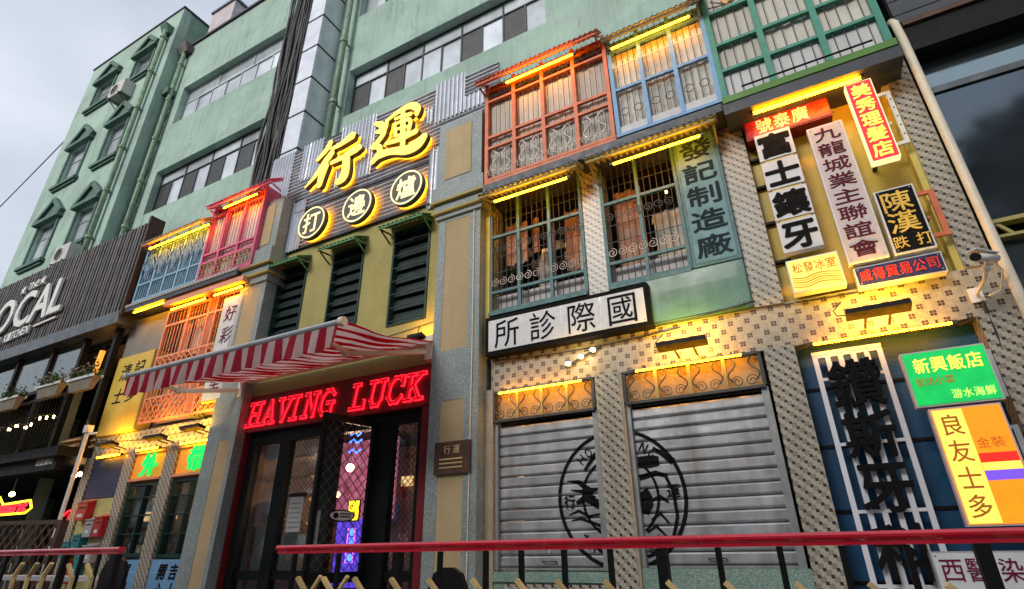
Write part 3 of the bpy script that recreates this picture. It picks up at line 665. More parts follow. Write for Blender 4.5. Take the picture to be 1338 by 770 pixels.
# ================================================================== the decorated shop front
sb = thing('shop_building', 'low colourful retro style shop building with mosaic bands and grey stone pilasters', 'building', (-5.5, .5, .35))
part('olive_wall', wall_mb(-8.9, -3.6, 3.9, 6.76, .05, .25, [(-8.2, -7.44, 5.0, 6.4), (-6.81, -6.07, 4.9, 6.4), (-5.43, -4.67, 4.69, 6.42)]), 'olive', sb)
part('upper_wall', wall_mb(-12.85, -8.2, 3.3, 8.0, .25, .1, [(-11.35, -8.9, 3.95, 6.2), (-12.3, -8.5, 6.55, 7.9)]), 'grey_board', sb)
part('upper_wall', wall_mb(-3.55, 1.85, 3.3, 8.5, .25, .1, [(-3.5, -.78, 4.4, 6.35), (-3.4, 1.7, 6.5, 8.4)]), 'grey_board', sb)
part('room_back_wall', MB().box(-12.8, -8.9, .93, .97, 3.9, 6.4), 'room_dark', sb); part('room_back_wall', MB().box(-3.5, 0, .93, .97, 3.9, 6.4), 'room_dark', sb)
part('room_ceiling', MB().box(-3.5, 0, .36, .92, 6.36, 6.40), 'room_dark', sb); part('room_floor', MB().box(-3.5, 0, .36, .92, 3.9, 3.94), 'room_dark', sb)
# pilasters: grey terrazzo with recessed beige panels and stepped caps
def pilaster(x0, x1, segs, ztop, caps, up):
    y = -.2; zs = sorted(segs)
    p = part('pilaster', MB().box(x0, x1, y + .03, .3, .35, ztop), 'terrazzo', sb)
    for (a, b, c, d) in segs:
        part('inset_panel', MB().box(a, b, y + .005, y + .029, c, d), 'beige', p)
        part('panel_frame', MB().box(x0, a, y, y + .029, c - .06, d + .06).box(b, x1, y, y + .029, c - .06, d + .06).box(a, b, y, y + .029, d, d + .06).box(a, b, y, y + .029, c - .06, c), 'terrazzo', p)
    s2 = [s[2:] for s in sorted(segs, key=lambda s: s[2])]; z = .35
    for c, d in s2:
        if c - .06 > z + .01: part('facing', MB().box(x0, x1, y + .001, y + .029, z, c - .06), 'terrazzo', p)
        z = d + .06
    if ztop > z: part('facing', MB().box(x0, x1, y + .001, y + .029, z, ztop), 'terrazzo', p)
    for (za, zb, o, m) in caps: part('cap_moulding', MB().box(x0 - o, x1 + o, y - o, .3, za, zb), m, p)
    if up: part('upper_block', MB().box(*up[:2], y - .04, .3, *up[2:4]), 'terrazzo', p); part('inset_panel', MB().box(*up[4:6], y - .05, y - .041, *up[6:8]), 'beige', p)
    return p
pilaster(-8.92, -8.2, [(-8.76, -8.34, 4.2, 6.04), (-8.6, -8.3, .5, 3.22)], 6.3, [(6.1, 6.24, .04, 'terrazzo'), (6.24, 6.28, .1, 'olive'), (6.28, 6.42, .07, 'terrazzo'), (6.42, 6.46, .14, 'olive'), (6.46, 6.78, .11, 'terrazzo')],
         (-9.0, -8.12, 6.78, 7.95, -8.86, -8.3, 6.9, 7.8))
pilaster(-4.33, -3.58, [(-4.2, -3.76, 4.0, 6.1), (-4.15, -3.78, .5, 3.3)], 6.3, [(6.16, 6.24, .04, 'terrazzo'), (6.24, 6.28, .09, 'olive'), (6.28, 6.42, .06, 'terrazzo'), (6.42, 6.46, .12, 'olive'), (6.46, 6.72, .1, 'terrazzo')],
         (-4.38, -3.55, 6.72, 8.06, -4.24, -3.74, 6.88, 7.9))
part('pale_cable', MB().tube([(-3.68, -.215, 6.5), (-3.67, -.215, 4), (-3.69, -.215, .4)], .008, 5), 'awning_frame', sb)
part('yellow_strip', MB().box(-3.575, -3.5, -.06, .2, 3.86, 6.5), 'yellow_strip', sb); part('tan_strip', MB().box(-3.575, -3.45, -.04, .2, .35, 3.40), 'terrazzo_tan', sb)
# mosaic bands and pillars
part('mosaic_band', MB().box(-3.5, 1.95, 0, .24, 3.37, 3.85), 'tile_a', sb)
part('mosaic_band', MB().box(-12.85, -8.92, 0, .24, 3.32, 3.72), 'tile_a', sb)
for a, b, c, d in ((-2.06, -1.77, .35, 3.37), (-.21, .08, .35, 3.37), (-2.05, -1.77, 3.85, 6.44), (-.205, .09, 3.85, 6.42), (1.64, 1.86, 3.85, 6.5), (1.58, 1.95, .35, 3.37),
                   (-10.3, -9.98, .35, 3.32), (-11.6, -11.3, .35, 3.32), (-12.98, -12.72, .35, 3.32)):
    part('mosaic_pillar', MB().box(a, b, -.05 if c < 1 and a > -4 else -.02, .24, c, d), 'tile_b', sb)
part('pillar_side', MB().box(-1.769, -1.74, -.045, .05, .35, 3.365), 'terrazzo_tan', sb)
part('gold_wall', MB().box(.09, 1.64, .12, .2, 3.85, 6.42), 'gold_wall', sb)
for z in (4.35, 4.85, 5.35, 5.75): part('wall_ledge', MB().box(.1, .26, .06, .119, z, z + .03), 'black', sb)
part('lamplit_edge', MB().box(1.58, 1.639, .0, .119, 3.85, 6.42), 'yellow_strip', sb)  # bright yellow edge stands in for warm light on the pillar side
part('plinth', MB().box(-3.45, -2.07, -.02, .25, .35, 1.30).box(-3.45, -2.07, -.05, -.021, 1.2, 1.27), 'terrazzo_green', sb); part('plinth', MB().box(-1.74, -.21, -.02, .25, .35, 1.33), 'terrazzo_green', sb)
part('tile_infill', MB().box(-3.3, -2.12, -.04, -.021, .35, 1.18), 'tile_b', sb)
part('navy_wall', MB().box(.08, 1.58, .18, .24, .35, 3.37), 'navy', sb)
for z in (1.2, 1.78, 2.36, 2.92): part('groove_batten', MB().box(.08, 1.5, .165, .179, z, z + .03), 'black', sb)
part('roof', MB().box(-12.85, 1.9, .3, .99, 8.1, 8.2), 'steel_beam', sb)

# ------------------------------------------------------------------ corrugated sign wall
cw = thing('corrugated_sign_wall', 'patchwork of grey corrugated metal sheets behind the big golden characters', 'metal cladding', (-6.3, .2, 6.75))
def sheet(x0, x1, z0, z1, y, vert, m):
    mb = MB(); mb.wave(*((x0, x1, z0, z1) if vert else (z0, z1, x0, x1)), y, .018 if vert else .042, .09 if vert else .088, vert); return part('corrugated_sheet', mb, m, cw)
sheet(-9.1, -6.2, 7.66, 9.32, .06, False, 'metal_mid'); sheet(-6.19, -3.4, 7.66, 9.36, .065, False, 'metal_mid'); sheet(-8.3, -6.0, 6.76, 7.65, .07, False, 'metal_mid'); sheet(-5.99, -4.4, 6.76, 7.65, .075, False, 'metal_mid')
for a in ((-9.07, -8.42, 7.6, 9.37), (-8.12, -7.55, 8.46, 9.38), (-7.02, -6.15, 7.91, 9.40), (-4.94, -4.75, 8.55, 8.9), (-4.73, -4.08, 8.48, 9.42), (-4.07, -3.66, 8.48, 8.8), (-4.76, -4.40, 6.66, 7.88), (-8.17, -7.79, 6.74, 7.9)):
    sheet(*a, .01, True, 'metal_light')
part('edge_trim', MB().box(-8.3, -4.4, .0, .04, 6.735, 6.76), 'black', cw)
part('joint_trim', MB().box(-8.4, -4.75, .02, .04, 7.645, 7.665), 'black', cw)

XING = [[(-7.14, 8.97, 0.081), (-7.22, 8.81, 0.092), (-7.45, 8.62, 0.054)], [(-7.05, 8.67, 0.097), (-7.2, 8.49, 0.119), (-7.41, 8.24, 0.076), (-7.67, 8.03, 0.016)], [(-7.16, 8.4, 0.097), (-7.24, 8.18, 0.119), (-7.27, 7.92, 0.081)], [(-7.09, 8.76, 0.054), (-6.83, 8.78, 0.076), (-6.54, 8.88, 0.135)], [(-7.04, 8.39, 0.054), (-6.74, 8.41, 0.076), (-6.4, 8.48, 0.119), (-6.29, 8.47, 0.054)], [(-6.65, 8.45, 0.108), (-6.61, 8.08, 0.124), (-6.65, 7.89, 0.135), (-6.81, 7.84, 0.081)]]
YUN = [[(-6.0, 8.92, 0.054), (-5.82, 8.81, 0.092), (-5.84, 8.67, 0.054)], [(-5.94, 8.69, 0.043), (-5.75, 8.61, 0.081), (-5.85, 8.44, 0.07), (-6.0, 8.35, 0.054), (-5.83, 8.29, 0.081), (-5.78, 8.13, 0.081)], [(-5.95, 7.96, 0.054), (-5.81, 8.08, 0.108), (-5.49, 8.05, 0.097), (-5.15, 7.94, 0.13), (-4.92, 7.98, 0.162), (-4.76, 8.11, 0.081)], [(-5.69, 8.88, 0.043), (-5.71, 8.72, 0.065), (-5.71, 8.63, 0.027)], [(-5.72, 8.85, 0.038), (-5.45, 8.95, 0.065), (-5.17, 8.98, 0.092), (-4.99, 8.84, 0.097), (-4.99, 8.67, 0.043)], [(-5.5, 8.81, 0.038), (-5.29, 8.79, 0.049), (-5.12, 8.76, 0.054)], [(-5.32, 8.89, 0.059), (-5.29, 8.52, 0.07), (-5.25, 8.0, 0.065)], [(-5.49, 8.68, 0.038), (-5.44, 8.37, 0.043)], [(-5.49, 8.68, 0.032), (-5.14, 8.63, 0.049), (-5.16, 8.32, 0.043)], [(-5.46, 8.54, 0.032), (-5.16, 8.48, 0.038)], [(-5.44, 8.37, 0.032), (-5.16, 8.32, 0.038)], [(-5.66, 8.29, 0.043), (-5.31, 8.25, 0.059), (-4.96, 8.29, 0.07)]]
for strokes, lab in ((XING, 'left of the two big glowing golden brush characters on corrugated metal'), (YUN, 'right and more complex big glowing golden character, above the rightmost medallion')):
    xs = [p[0] for s in strokes for p in s]; t = thing('neon_character', lab, 'illuminated sign', (sum(xs) / len(xs), -.1, 7.85), 'big golden characters')
    f, b, h = MB(), MB(), MB()
    for i, s in enumerate(strokes):
        w = [(x, z, q * 1.5) for x, z, q in s]; f.ribbon(w, -.162 - .0012 * i, -.150); b.ribbon([(x, z, q * 1.06 + .012) for x, z, q in w], -.149 + .0006 * i, -.06 + .0005 * i)
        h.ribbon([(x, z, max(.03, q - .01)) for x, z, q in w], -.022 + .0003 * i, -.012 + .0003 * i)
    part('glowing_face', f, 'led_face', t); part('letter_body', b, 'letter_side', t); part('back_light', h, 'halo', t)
    for s in strokes[::2]: part('spacer', MB().bar((s[1][0], -.04, s[1][1]), (s[1][0], .03, s[1][1]), .015), 'iron', t)
for ch, x, z, lab in (('打', -7.32, 7.12, 'leftmost'), ('邊', -6.2, 7.12, 'middle'), ('爐', -5.1, 7.12, 'rightmost')):
    t = thing('round_medallion', lab + ' of the three dark round medallions with cream characters, backlit amber', 'illuminated sign', (x, -.1, z - .35), 'round medallions under the golden characters')
    part('disc', MB().disc(x, z, .35, -.15, -.06, 48), 'medallion', t); part('ring', MB().ring(x, z, .305, .335, -.158, -.149, 48), 'cream_glow', t)
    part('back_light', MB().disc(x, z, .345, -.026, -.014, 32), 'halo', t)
    part('character', text_mb(MB(), ch, x, z, .40, .42, -.158, .008, .02), 'cream_glow', t)
    part('spacer', MB().box(x - .02, x + .02, -.044, .03, z - .02, z + .02), 'iron', t)

# ------------------------------------------------------------------ louvre windows with small eaves
for i, (x0, x1, z0, z1, lab) in enumerate(((-8.2, -7.44, 5.0, 6.4, 'leftmost dark louvre window on the olive wall'), (-6.81, -6.07, 4.9, 6.4, 'middle dark louvre window on the olive wall'), (-5.43, -4.67, 4.69, 6.42, 'rightmost and tallest dark louvre window on the olive wall'))):
    t = thing('louvre_window', lab, 'window', ((x0 + x1) / 2, .1, z0), 'louvre windows above the striped awning')
    part('frame', MB().box(x0 + .001, x0 + .035, .03, .22, z0, z1).box(x1 - .035, x1 - .001, .03, .22, z0, z1).box(x0 + .035, x1 - .035, .03, .22, z1 - .03, z1 - .001).box(x0 + .035, x1 - .035, .03, .22, z0 + .001, z0 + .03), 'dark_green_frame', t)
    blk('back_panel', t, x0 + .035, x1 - .035, .19, .2, z0 + .03, z1 - .03, 'black')
    n = 7; st = (z1 - z0 - .08) / n
    for k in range(n):
        z = z0 + .05 + st * k
        part('louvre_slat', MB().add([(x0 + .035, .10, z), (x1 - .035, .10, z), (x1 - .035, .15, z + st * .86), (x0 + .035, .15, z + st * .86), (x0 + .035, .108, z - .004), (x1 - .035, .108, z - .004), (x1 - .035, .158, z + st * .86 - .004), (x0 + .035, .158, z + st * .86 - .004)],
             [(0, 1, 2, 3), (7, 6, 5, 4), (0, 4, 5, 1), (3, 2, 6, 7), (0, 3, 7, 4), (1, 5, 6, 2)]), 'louvre', t)
        if k % 2 == 0: part('hook', MB().bar(((x0 + x1) / 2 - .07, .04, z + .06), ((x0 + x1) / 2, .035, z), .012).bar(((x0 + x1) / 2, .035, z), ((x0 + x1) / 2 + .07, .04, z + .06), .012), 'louvre', t)
        part('rail', MB().bar((x0 + .03, .045, z + .03), (x1 - .03, .045, z + .03), .014), 'louvre', t)
    e = thing('window_eave', lab.replace('dark louvre window', 'little corrugated green eave, over a louvre window'), 'eave', ((x0 + x1) / 2, -.1, z1 - .1), 'small green eaves of the louvre windows')
    part('corrugated_sheet', MB().eave(x0 - .10, x1 + .05, .045, z1 + .13, -.27, z1 - .03, .09, .015), 'eave_green', e)
    for x in (x0 - .08, x1 + .02): part('bracket', MB().bar((x, .04, z1 - .02), (x, -.25, z1 - .06), .022).bar((x, .04, z1 - .2), (x, -.2, z1 - .07), .02), 'dark_green_frame' if x < x0 else 'eave_green', e)
    part('front_bar', MB().box(x0 - .09, x1 + .04, -.262, -.24, z1 - .07, z1 - .05), 'eave_green', e)

# ------------------------------------------------------------------ striped awning
aw = thing('striped_awning', 'red and white striped folding awning with scalloped valance over the entrance', 'awning', (-6.35, -1, 3.5))
x0, x1 = -8.34, -4.32
vs, fs = [], []; ny = 10
for j in range(ny + 1):
    t = j / ny; y = -.12 - 1.8 * t; z = 4.20 - .34 * t - .05 * math.sin(math.pi * t)
    for i in range(29): x = x0 + (x1 - x0) * i / 28; k = .012 * math.sin(i * 2.7 + j * .8) + .008 * math.sin(i * .9 - j * 1.3); vs += [(x, y, z + k), (x, y, z + k - .004)]
for j in range(ny):
    for i in range(28):
        a = 2 * (j * 29 + i); b = a + 58; fs += [(a, a + 2, b + 2, b), (a + 1, b + 1, b + 3, a + 3)]
part('canopy_cloth', MB().add(vs, fs), 'awning', aw)
vs, fs = [], []; n = 112
for i in range(n + 1):
    x = x0 + (x1 - x0) * i / n; d = .235 + .05 * abs(math.sin(math.pi * (x - x0) / .354)) ; wv = .02 * math.sin(x * 17.8) + .01 * math.sin(x * 41)
    for k in range(4): vs += [(x, -1.97 + wv * k / 3 * 1.5 + .01 * math.sin(x * 3) * k / 3, 3.80 - d * k / 3)]
    for k in range(4): vs += [(x, -1.966 + wv * k / 3 * 1.5 + .01 * math.sin(x * 3) * k / 3, 3.80 - d * k / 3)]
for i in range(n):
    for k in range(3): a = 8 * i + k; fs += [(a, a + 1, a + 9, a + 8), (a + 4, a + 12, a + 13, a + 5)]
part('valance', MB().add(vs, fs), 'awning', aw)
part('front_bar', MB().tube([(x0 - .03, -1.95, 3.84), (x1 + .03, -1.95, 3.84)], .038, 10), 'alu', aw)
for e in (x0 - .04, x1 + .04): part('end_cap', MB().tube([(e - .03, -1.95, 3.84), (e + .03, -1.95, 3.84)], .055, 12), 'awning_frame', aw)
part('roller', MB().tube([(x0, -.14, 4.21), (x1, -.14, 4.21)], .06, 10), 'awning_frame', aw)
for s, xw, xe, xf in ((1, -4.4, -5.15, -4.75), (-1, -8.33, -8.75, -8.3)):
    part('arm', MB().bar((xw, -.14, 4.05), (xe, -1.0, 3.9), .05, .06), 'awning_frame', aw, label='wall side arm'); part('arm', MB().bar((xe, -1.0, 3.92), (xf, -1.92, 3.82), .045, .05), 'awning_frame', aw)
    part('elbow', MB().tube([(xe, -1.0, 3.86), (xe, -1.0, 3.97)], .045, 10), 'awning_frame', aw)
    part('wall_bracket', MB().box(xw - .05, xw + .07, -.21, -.02, 3.92, 4.28), 'awning_frame', aw)

# ------------------------------------------------------------------ entrance: red frame, neon name, glass doors, lit room
en = thing('entrance_frame', 'deep red entrance surround and sign board under the striped awning', 'door frame', (-6.35, 0, .35))
part('sign_board', MB().box(-8.4, -4.34, -.04, .1, 3.33, 3.93), 'red_board', en)
for x in ((-8.42, -8.16), (-4.58, -4.36)): part('jamb', MB().box(*x, -.03, .2, .35, 3.325), 'red_frame', en)
part('soffit_wall', MB().box(-8.4, -4.34, .0, .2, 3.94, 4.4), 'olive', en)
ns = thing('neon_lettering', 'large red neon lettering in slanted slab capitals over the entrance doors', 'neon sign', (-6.35, -.12, 3.4))
SL = {  # strokes on a 1 x 1.25 cell, slab serifs included
 'H': [((.2, 0), (.2, 1.2)), ((.8, 0), (.8, 1.2)), ((.2, .6), (.8, .6)), ((.05, 0), (.36, 0)), ((.05, 1.2), (.36, 1.2)), ((.64, 0), (.95, 0)), ((.64, 1.2), (.95, 1.2))],
 'A': [((.15, 0), (.5, 1.2)), ((.85, 0), (.5, 1.2)), ((.28, .42), (.72, .42)), ((.02, 0), (.32, 0)), ((.68, 0), (.98, 0))],
 'V': [((.15, 1.2), (.5, 0)), ((.85, 1.2), (.5, 0)), ((.02, 1.2), (.32, 1.2)), ((.68, 1.2), (.98, 1.2))],
 'I': [((.5, 0), (.5, 1.2)), ((.3, 0), (.7, 0)), ((.3, 1.2), (.7, 1.2))],
 'N': [((.2, 0), (.2, 1.2)), ((.2, 1.2), (.8, 0)), ((.8, 0), (.8, 1.2)), ((.05, 0), (.36, 0)), ((.05, 1.2), (.25, 1.2)), ((.64, 1.2), (.95, 1.2))],
 'G': [((.88, .98), (.66, 1.2)), ((.66, 1.2), (.36, 1.2)), ((.36, 1.2), (.13, .9)), ((.13, .9), (.13, .3)), ((.13, .3), (.36, 0)), ((.36, 0), (.85, .05)), ((.85, .05), (.85, .55)), ((.58, .55), (.95, .55))],
 'L': [((.25, 0), (.25, 1.2)), ((.08, 1.2), (.44, 1.2)), ((.08, 0), (.88, 0)), ((.88, 0), (.88, .32))],
 'U': [((.2, 1.2), (.2, .3)), ((.2, .3), (.36, 0)), ((.36, 0), (.64, 0)), ((.64, 0), (.8, .3)), ((.8, .3), (.8, 1.2)), ((.05, 1.2), (.36, 1.2)), ((.64, 1.2), (.95, 1.2))],
 'C': [((.88, .95), (.66, 1.2)), ((.66, 1.2), (.36, 1.2)), ((.36, 1.2), (.13, .9)), ((.13, .9), (.13, .3)), ((.13, .3), (.36, 0)), ((.36, 0), (.68, 0)), ((.68, 0), (.9, .25)), ((.88, .8), (.88, 1.2))],
 'K': [((.2, 0), (.2, 1.2)), ((.25, .55), (.8, 1.2)), ((.4, .72), (.82, 0)), ((.05, 0), (.36, 0)), ((.05, 1.2), (.36, 1.2)), ((.6, 1.2), (.95, 1.2)), ((.66, 0), (.97, 0))]}
px = -8.18; sx, sz = .315, .295
for ch in 'HAVING LUCK':
    if ch == ' ': px += .30; continue
    wch = .24 if ch == 'I' else .345
    off = (-.3 * sx if ch == 'I' else 0)
    bk, ft = MB(), MB()
    for i, (a, b) in enumerate(SL[ch]):
        pts = []
        for q in (a, b): zz = q[1] * sz; pts.append((px + q[0] * sx + off + zz * .16, 3.435 + zz))
        (xa, za), (xb, zb) = pts; dx, dz = xb - xa, zb - za; l = math.hypot(dx, dz)
        for mb, hw, y in ((bk, .029, -.075 - .0008 * i), (ft, .013, -.092 - .0008 * i)):
            ex, ez = dx / l * hw, dz / l * hw; nx, nz = -dz / l * hw, dx / l * hw
            mb.prism([(xa - ex + nx, za - ez + nz), (xa - ex - nx, za - ez - nz), (xb + ex - nx, zb + ez - nz), (xb + ex + nx, zb + ez + nz)], y, y + .014 + .0008 * i)
    L = part('letter', bk, 'neon_red', ns); part('letter_core', ft, 'neon_core', L); part('stand_off', MB().box(px + .1, px + .13, -.06, -.041, 3.6, 3.63), 'iron', L); px += wch
# doors
dr = thing('glass_doors', 'row of dark framed glass doors with diamond mesh in the red surround', 'doors', (-6.3, .12, .35))
part('head_rail', MB().box(-8.16, -4.58, .06, .2, 3.14, 3.325), 'dark_frame', dr)
for a, b in ((-8.16, -8.0), (-7.42, -7.2), (-6.42, -6.18), (-5.48, -5.14), (-4.70, -4.58)): part('stile', MB().box(a, b, .06, .18, .35, 3.14), 'dark_frame', dr)
def mesh_mb(x0, x1, z0, z1, y, p=.09):
    mb = MB(); n = int((x1 - x0 + z1 - z0) / p) + 1
    for i in range(n):
        for s in (0, 1):
            # diagonal z = +-x + c clipped to the panel
            c = i * p; ax, az = c, 0
            if c > x1 - x0: ax, az = x1 - x0, c - (x1 - x0)
            bx, bz = 0, c
            if c > z1 - z0: bz = z1 - z0; bx = c - bz
            if s: ax, bx = (x1 - x0) - ax, (x1 - x0) - bx
            if math.hypot(ax - bx, az - bz) > .01: mb.bar((x0 + ax, y + .004 * s, z0 + az), (x0 + bx, y + .004 * s, z0 + bz), .007)
    return mb
for k, (a, b, mesh) in enumerate(((-8.0, -7.42, 0), (-7.2, -6.42, 1), (-5.14, -4.70, 1))):
    g = part('door_leaf', MB().box(a, b, .1, .14, 1.18, 1.30).box(a, b, .1, .14, .36, .5), 'dark_frame', dr)
    blk('glass_pane', g, a, b, .118, .122, .5, 1.18, 'glass'); blk('glass_pane', g, a, b, .118, .122, 1.3, 3.14, 'glass')
    if mesh: part('diamond_mesh', mesh_mb(a, b, 1.3, 3.14, .135), 'iron', g, kind='stuff')
# the open leaf, swung outwards
def leafq(u, w, o=0.): return (-5.46 - .15 * u + o, .04 - .8 * u, w)
g = part('door_leaf', MB().bar(leafq(0, .4), leafq(0, 3.22), .09, .05, (1, 0, 0)).bar(leafq(1, .4), leafq(1, 3.22), .07, .05, (1, 0, 0)).bar(leafq(0, 3.18), leafq(1, 3.18), .05, .09).bar(leafq(0, 1.24), leafq(1, 1.24), .05, .12).bar(leafq(0, .45), leafq(1, .45), .05, .15), 'dark_frame', dr, label='open glass leaf swung outwards')
mb = MB(); mb.add([leafq(.04, .5), leafq(.97, .5), leafq(.97, 3.17), leafq(.04, 3.17)], [(0, 1, 2, 3)]); part('glass_pane', mb, 'glass', g)
mb = MB()
for i in range(20):
    for s in (0, 1):
        c = i * .15; u0, w0 = min(c, .9) / .9, max(0, c - .9); u1, w1 = max(0, c - 1.86) / .9, min(c, 1.86)
        if s: u0, u1 = 1 - u0, 1 - u1
        if abs(u0 - u1) > .02: mb.bar(leafq(u0, 1.31 + w0), leafq(u1, 1.31 + w1), .007)
part('diamond_mesh', mb, 'iron', g, kind='stuff')
part('handle', MB().bar(leafq(.9, 1.6), leafq(.9, 2.0), .03), 'alu', g)
t = thing('door_notice', 'white paper notice hung on the second door from the left', 'notice', (-6.82, .05, 1.85))
part('paper', MB().box(-6.98, -6.70, .04, .05, 1.80, 2.28), 'box_grey', t); part('clip_bar', MB().box(-7.01, -6.65, .03, .052, 2.28, 2.33), 'black', t)
for k in range(6): blk('text_line', t, -6.95, -6.73, .036, .0395, 1.85 + .065 * k, 1.875 + .065 * k, 'shutter_rail')
# room behind the doors
rm = thing('dining_room', 'dim warm dining room seen through the entrance doors', 'room', (-6.3, 2.5, .35))
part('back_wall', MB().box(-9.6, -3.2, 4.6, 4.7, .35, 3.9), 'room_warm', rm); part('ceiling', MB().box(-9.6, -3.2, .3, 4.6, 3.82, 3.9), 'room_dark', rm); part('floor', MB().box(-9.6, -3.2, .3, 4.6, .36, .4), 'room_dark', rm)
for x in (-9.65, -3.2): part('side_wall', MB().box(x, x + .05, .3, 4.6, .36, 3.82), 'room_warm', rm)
part('purple_wall_glow', MB().box(-9.1, -7.7, 3.2, 3.25, .9, 2.15), 'lit_blue_wall', rm); part('pink_wall_glow', MB().box(-9.5, -7.8, 3.4, 3.45, 2.15, 3.8), 'lit_pink_wall', rm)  # emissive sheets imitate the violet and pink glow in the room
for k in range(7): blk('shelf', rm, -9.5, -8.3, 1.6, 2.0, .8 + .4 * k, .84 + .4 * k, 'wood_pale')
for k in range(24): blk('jar', rm, -9.45 + .16 * (k % 7), -9.36 + .16 * (k % 7), 1.55, 1.65, .85 + .4 * (k // 7), 1.02 + .4 * (k // 7) + .05 * (k % 3), ('leaf', 'box_red', 'planter', 'box_teal')[k % 4])
random.seed(21)
for k in range(26):
    x = random.uniform(-9.4, -5.2); z = random.uniform(1.3, 3.5); w_ = random.uniform(.12, .3); pf = blk('picture', rm, x - w_, x + w_, 4.54, 4.58, z - w_ * .7, z + w_ * .7, ('box_red', 'yellow_strip', 'poster_blue', 'planter', 'sign_white', 'wood_pale', 'shelf_glow')[k % 7])
for k in range(5): x = -9.0 + 1.1 * k; part('table', MB().box(x - .4, x + .4, 2.6, 3.1, 1.10, 1.15).box(x - .03, x + .03, 2.8, 2.86, .4, 1.1), 'wood_pale', rm)
for i, (x, z, y) in enumerate(((-8.55, 2.9, 2.0), (-7.85, 3.0, 2.1), (-7.1, 2.85, 2.0), (-7.3, 2.6, 2.2), (-8.3, 2.55, 2.3), (-5.9, 2.9, 2.6))):
    t = thing('pendant_lamp', ('dim pendant lamp behind the second door', 'pendant lamp glowing at the left edge of the open door', 'brightest pendant lamp at the right of the open door', 'lower pendant lamp just above the yellow neon in the open door', 'small low pendant lamp behind the second door', 'pendant lamp behind the dark stile right of the open door')[i], 'lamp', (x, y, z - .08), 'pendant lamps in the dining room')
    part('globe', MB().ball((x, y, z), .075 if i in (1, 2, 3) else .05, 10, 8), 'bulb', t); part('cord', MB().tube([(x, y, z + .07), (x, y, 3.81)], .006, 5), 'black_cable', t)
    if i in (1, 2, 5): l = bpy.data.lights.new('pendant_light', 'POINT'); l.energy = 42; l.color = (1, .6, .35); l.shadow_soft_size = .1; o = bpy.data.objects.new('pendant_light', l); COL.objects.link(o); o.parent = t; o.location = (0, 0, -.08)
t = thing('yellow_neon_sign', 'small yellow neon sign inside the open door', 'neon sign', (-6.55, .9, 1.95)); part('glowing_face', MB().box(-6.62, -6.44, .9, .93, 1.98, 2.26), 'neon_yellow', t); part('frame', MB().box(-6.64, -6.42, .931, .95, 1.96, 2.28), 'black', t)
for k, c in enumerate('火鍋'): char(t, c, -6.53, 2.19 - .13 * k, .11, .11, .892, 'red_char', .006)
t = thing('blue_neon_sign', 'tall blue neon sign with purple outline inside the open door', 'neon sign', (-6.5, .9, 1.4)); part('outline_tube', MB().tube([(-6.58, .9, 1.38), (-6.58, .9, 1.86), (-6.44, .9, 1.86), (-6.44, .9, 1.38)], .01, 6, True), 'neon_purple', t)
for k in range(4): char(t, '歡迎光臨'[k], -6.51, 1.80 - .115 * k, .09, .1, .9, 'neon_blue', .01, .02)
t = thing('purple_neon_tubes', 'faint blue neon squiggles near the top of the open door', 'neon sign', (-8.2, 2.5, 3.3))
for z in (3.72, 3.58, 3.38): part('tube', MB().tube([(-8.32, 2.5, z), (-8.22, 2.5, z + .05), (-8.12, 2.5, z - .03), (-8.0, 2.5, z + .03)], .018, 5), 'neon_blue', t)
t = thing('oval_door_plate', 'small cream oval plate with dark outline on the open door', 'plate', (-5.5, -.4, 1.87))
def lprism(pts, o0, o1):
    n = len(pts); vs = [leafq(u, w, o0) for u, w in pts] + [leafq(u, w, o1) for u, w in pts]
    return MB().add(vs, [tuple(range(n)), tuple(range(2 * n - 1, n - 1, -1))] + [(i, i + n, (i + 1) % n + n, (i + 1) % n) for i in range(n)])
part('plate', lprism([(.5 + .25 * math.cos(a * math.pi / 12), 1.95 + .075 * math.sin(a * math.pi / 12)) for a in range(24)], .008, .018), 'black', t)
part('face', lprism([(.5 + .22 * math.cos(a * math.pi / 12), 1.95 + .058 * math.sin(a * math.pi / 12)) for a in range(24)], .0185, .024), 'sign_mauve', t)
part('dot', lprism([(.62 + .05 * math.cos(a * math.pi / 8), 1.95 + .035 * math.sin(a * math.pi / 8)) for a in range(16)], .0245, .03), 'black', t)
for k in range(2): part('text_line', lprism([(.34, 1.93 + .035 * k), (.34, 1.945 + .035 * k), (.54, 1.945 + .035 * k), (.54, 1.93 + .035 * k)], .0245, .028), 'ink', t)
t = thing('wooden_plaque', 'dark brown wooden plaque with carved writing on the grey pilaster', 'plaque', (-3.92, -.23, 2.37))
part('board', MB().box(-4.18, -3.66, -.245, -.202, 2.37, 2.76), 'wood_dark', t)
for k, c in enumerate('行運'): char(t, c, -3.99 + .14 * k, 2.66, .1, .1, -.251, 'wood_pale', .005)
for k in range(3): blk('text_line', t, -4.1, -3.76, -.25, -.2455, 2.44 + .05 * k, 2.455 + .05 * k, 'wood_pale')
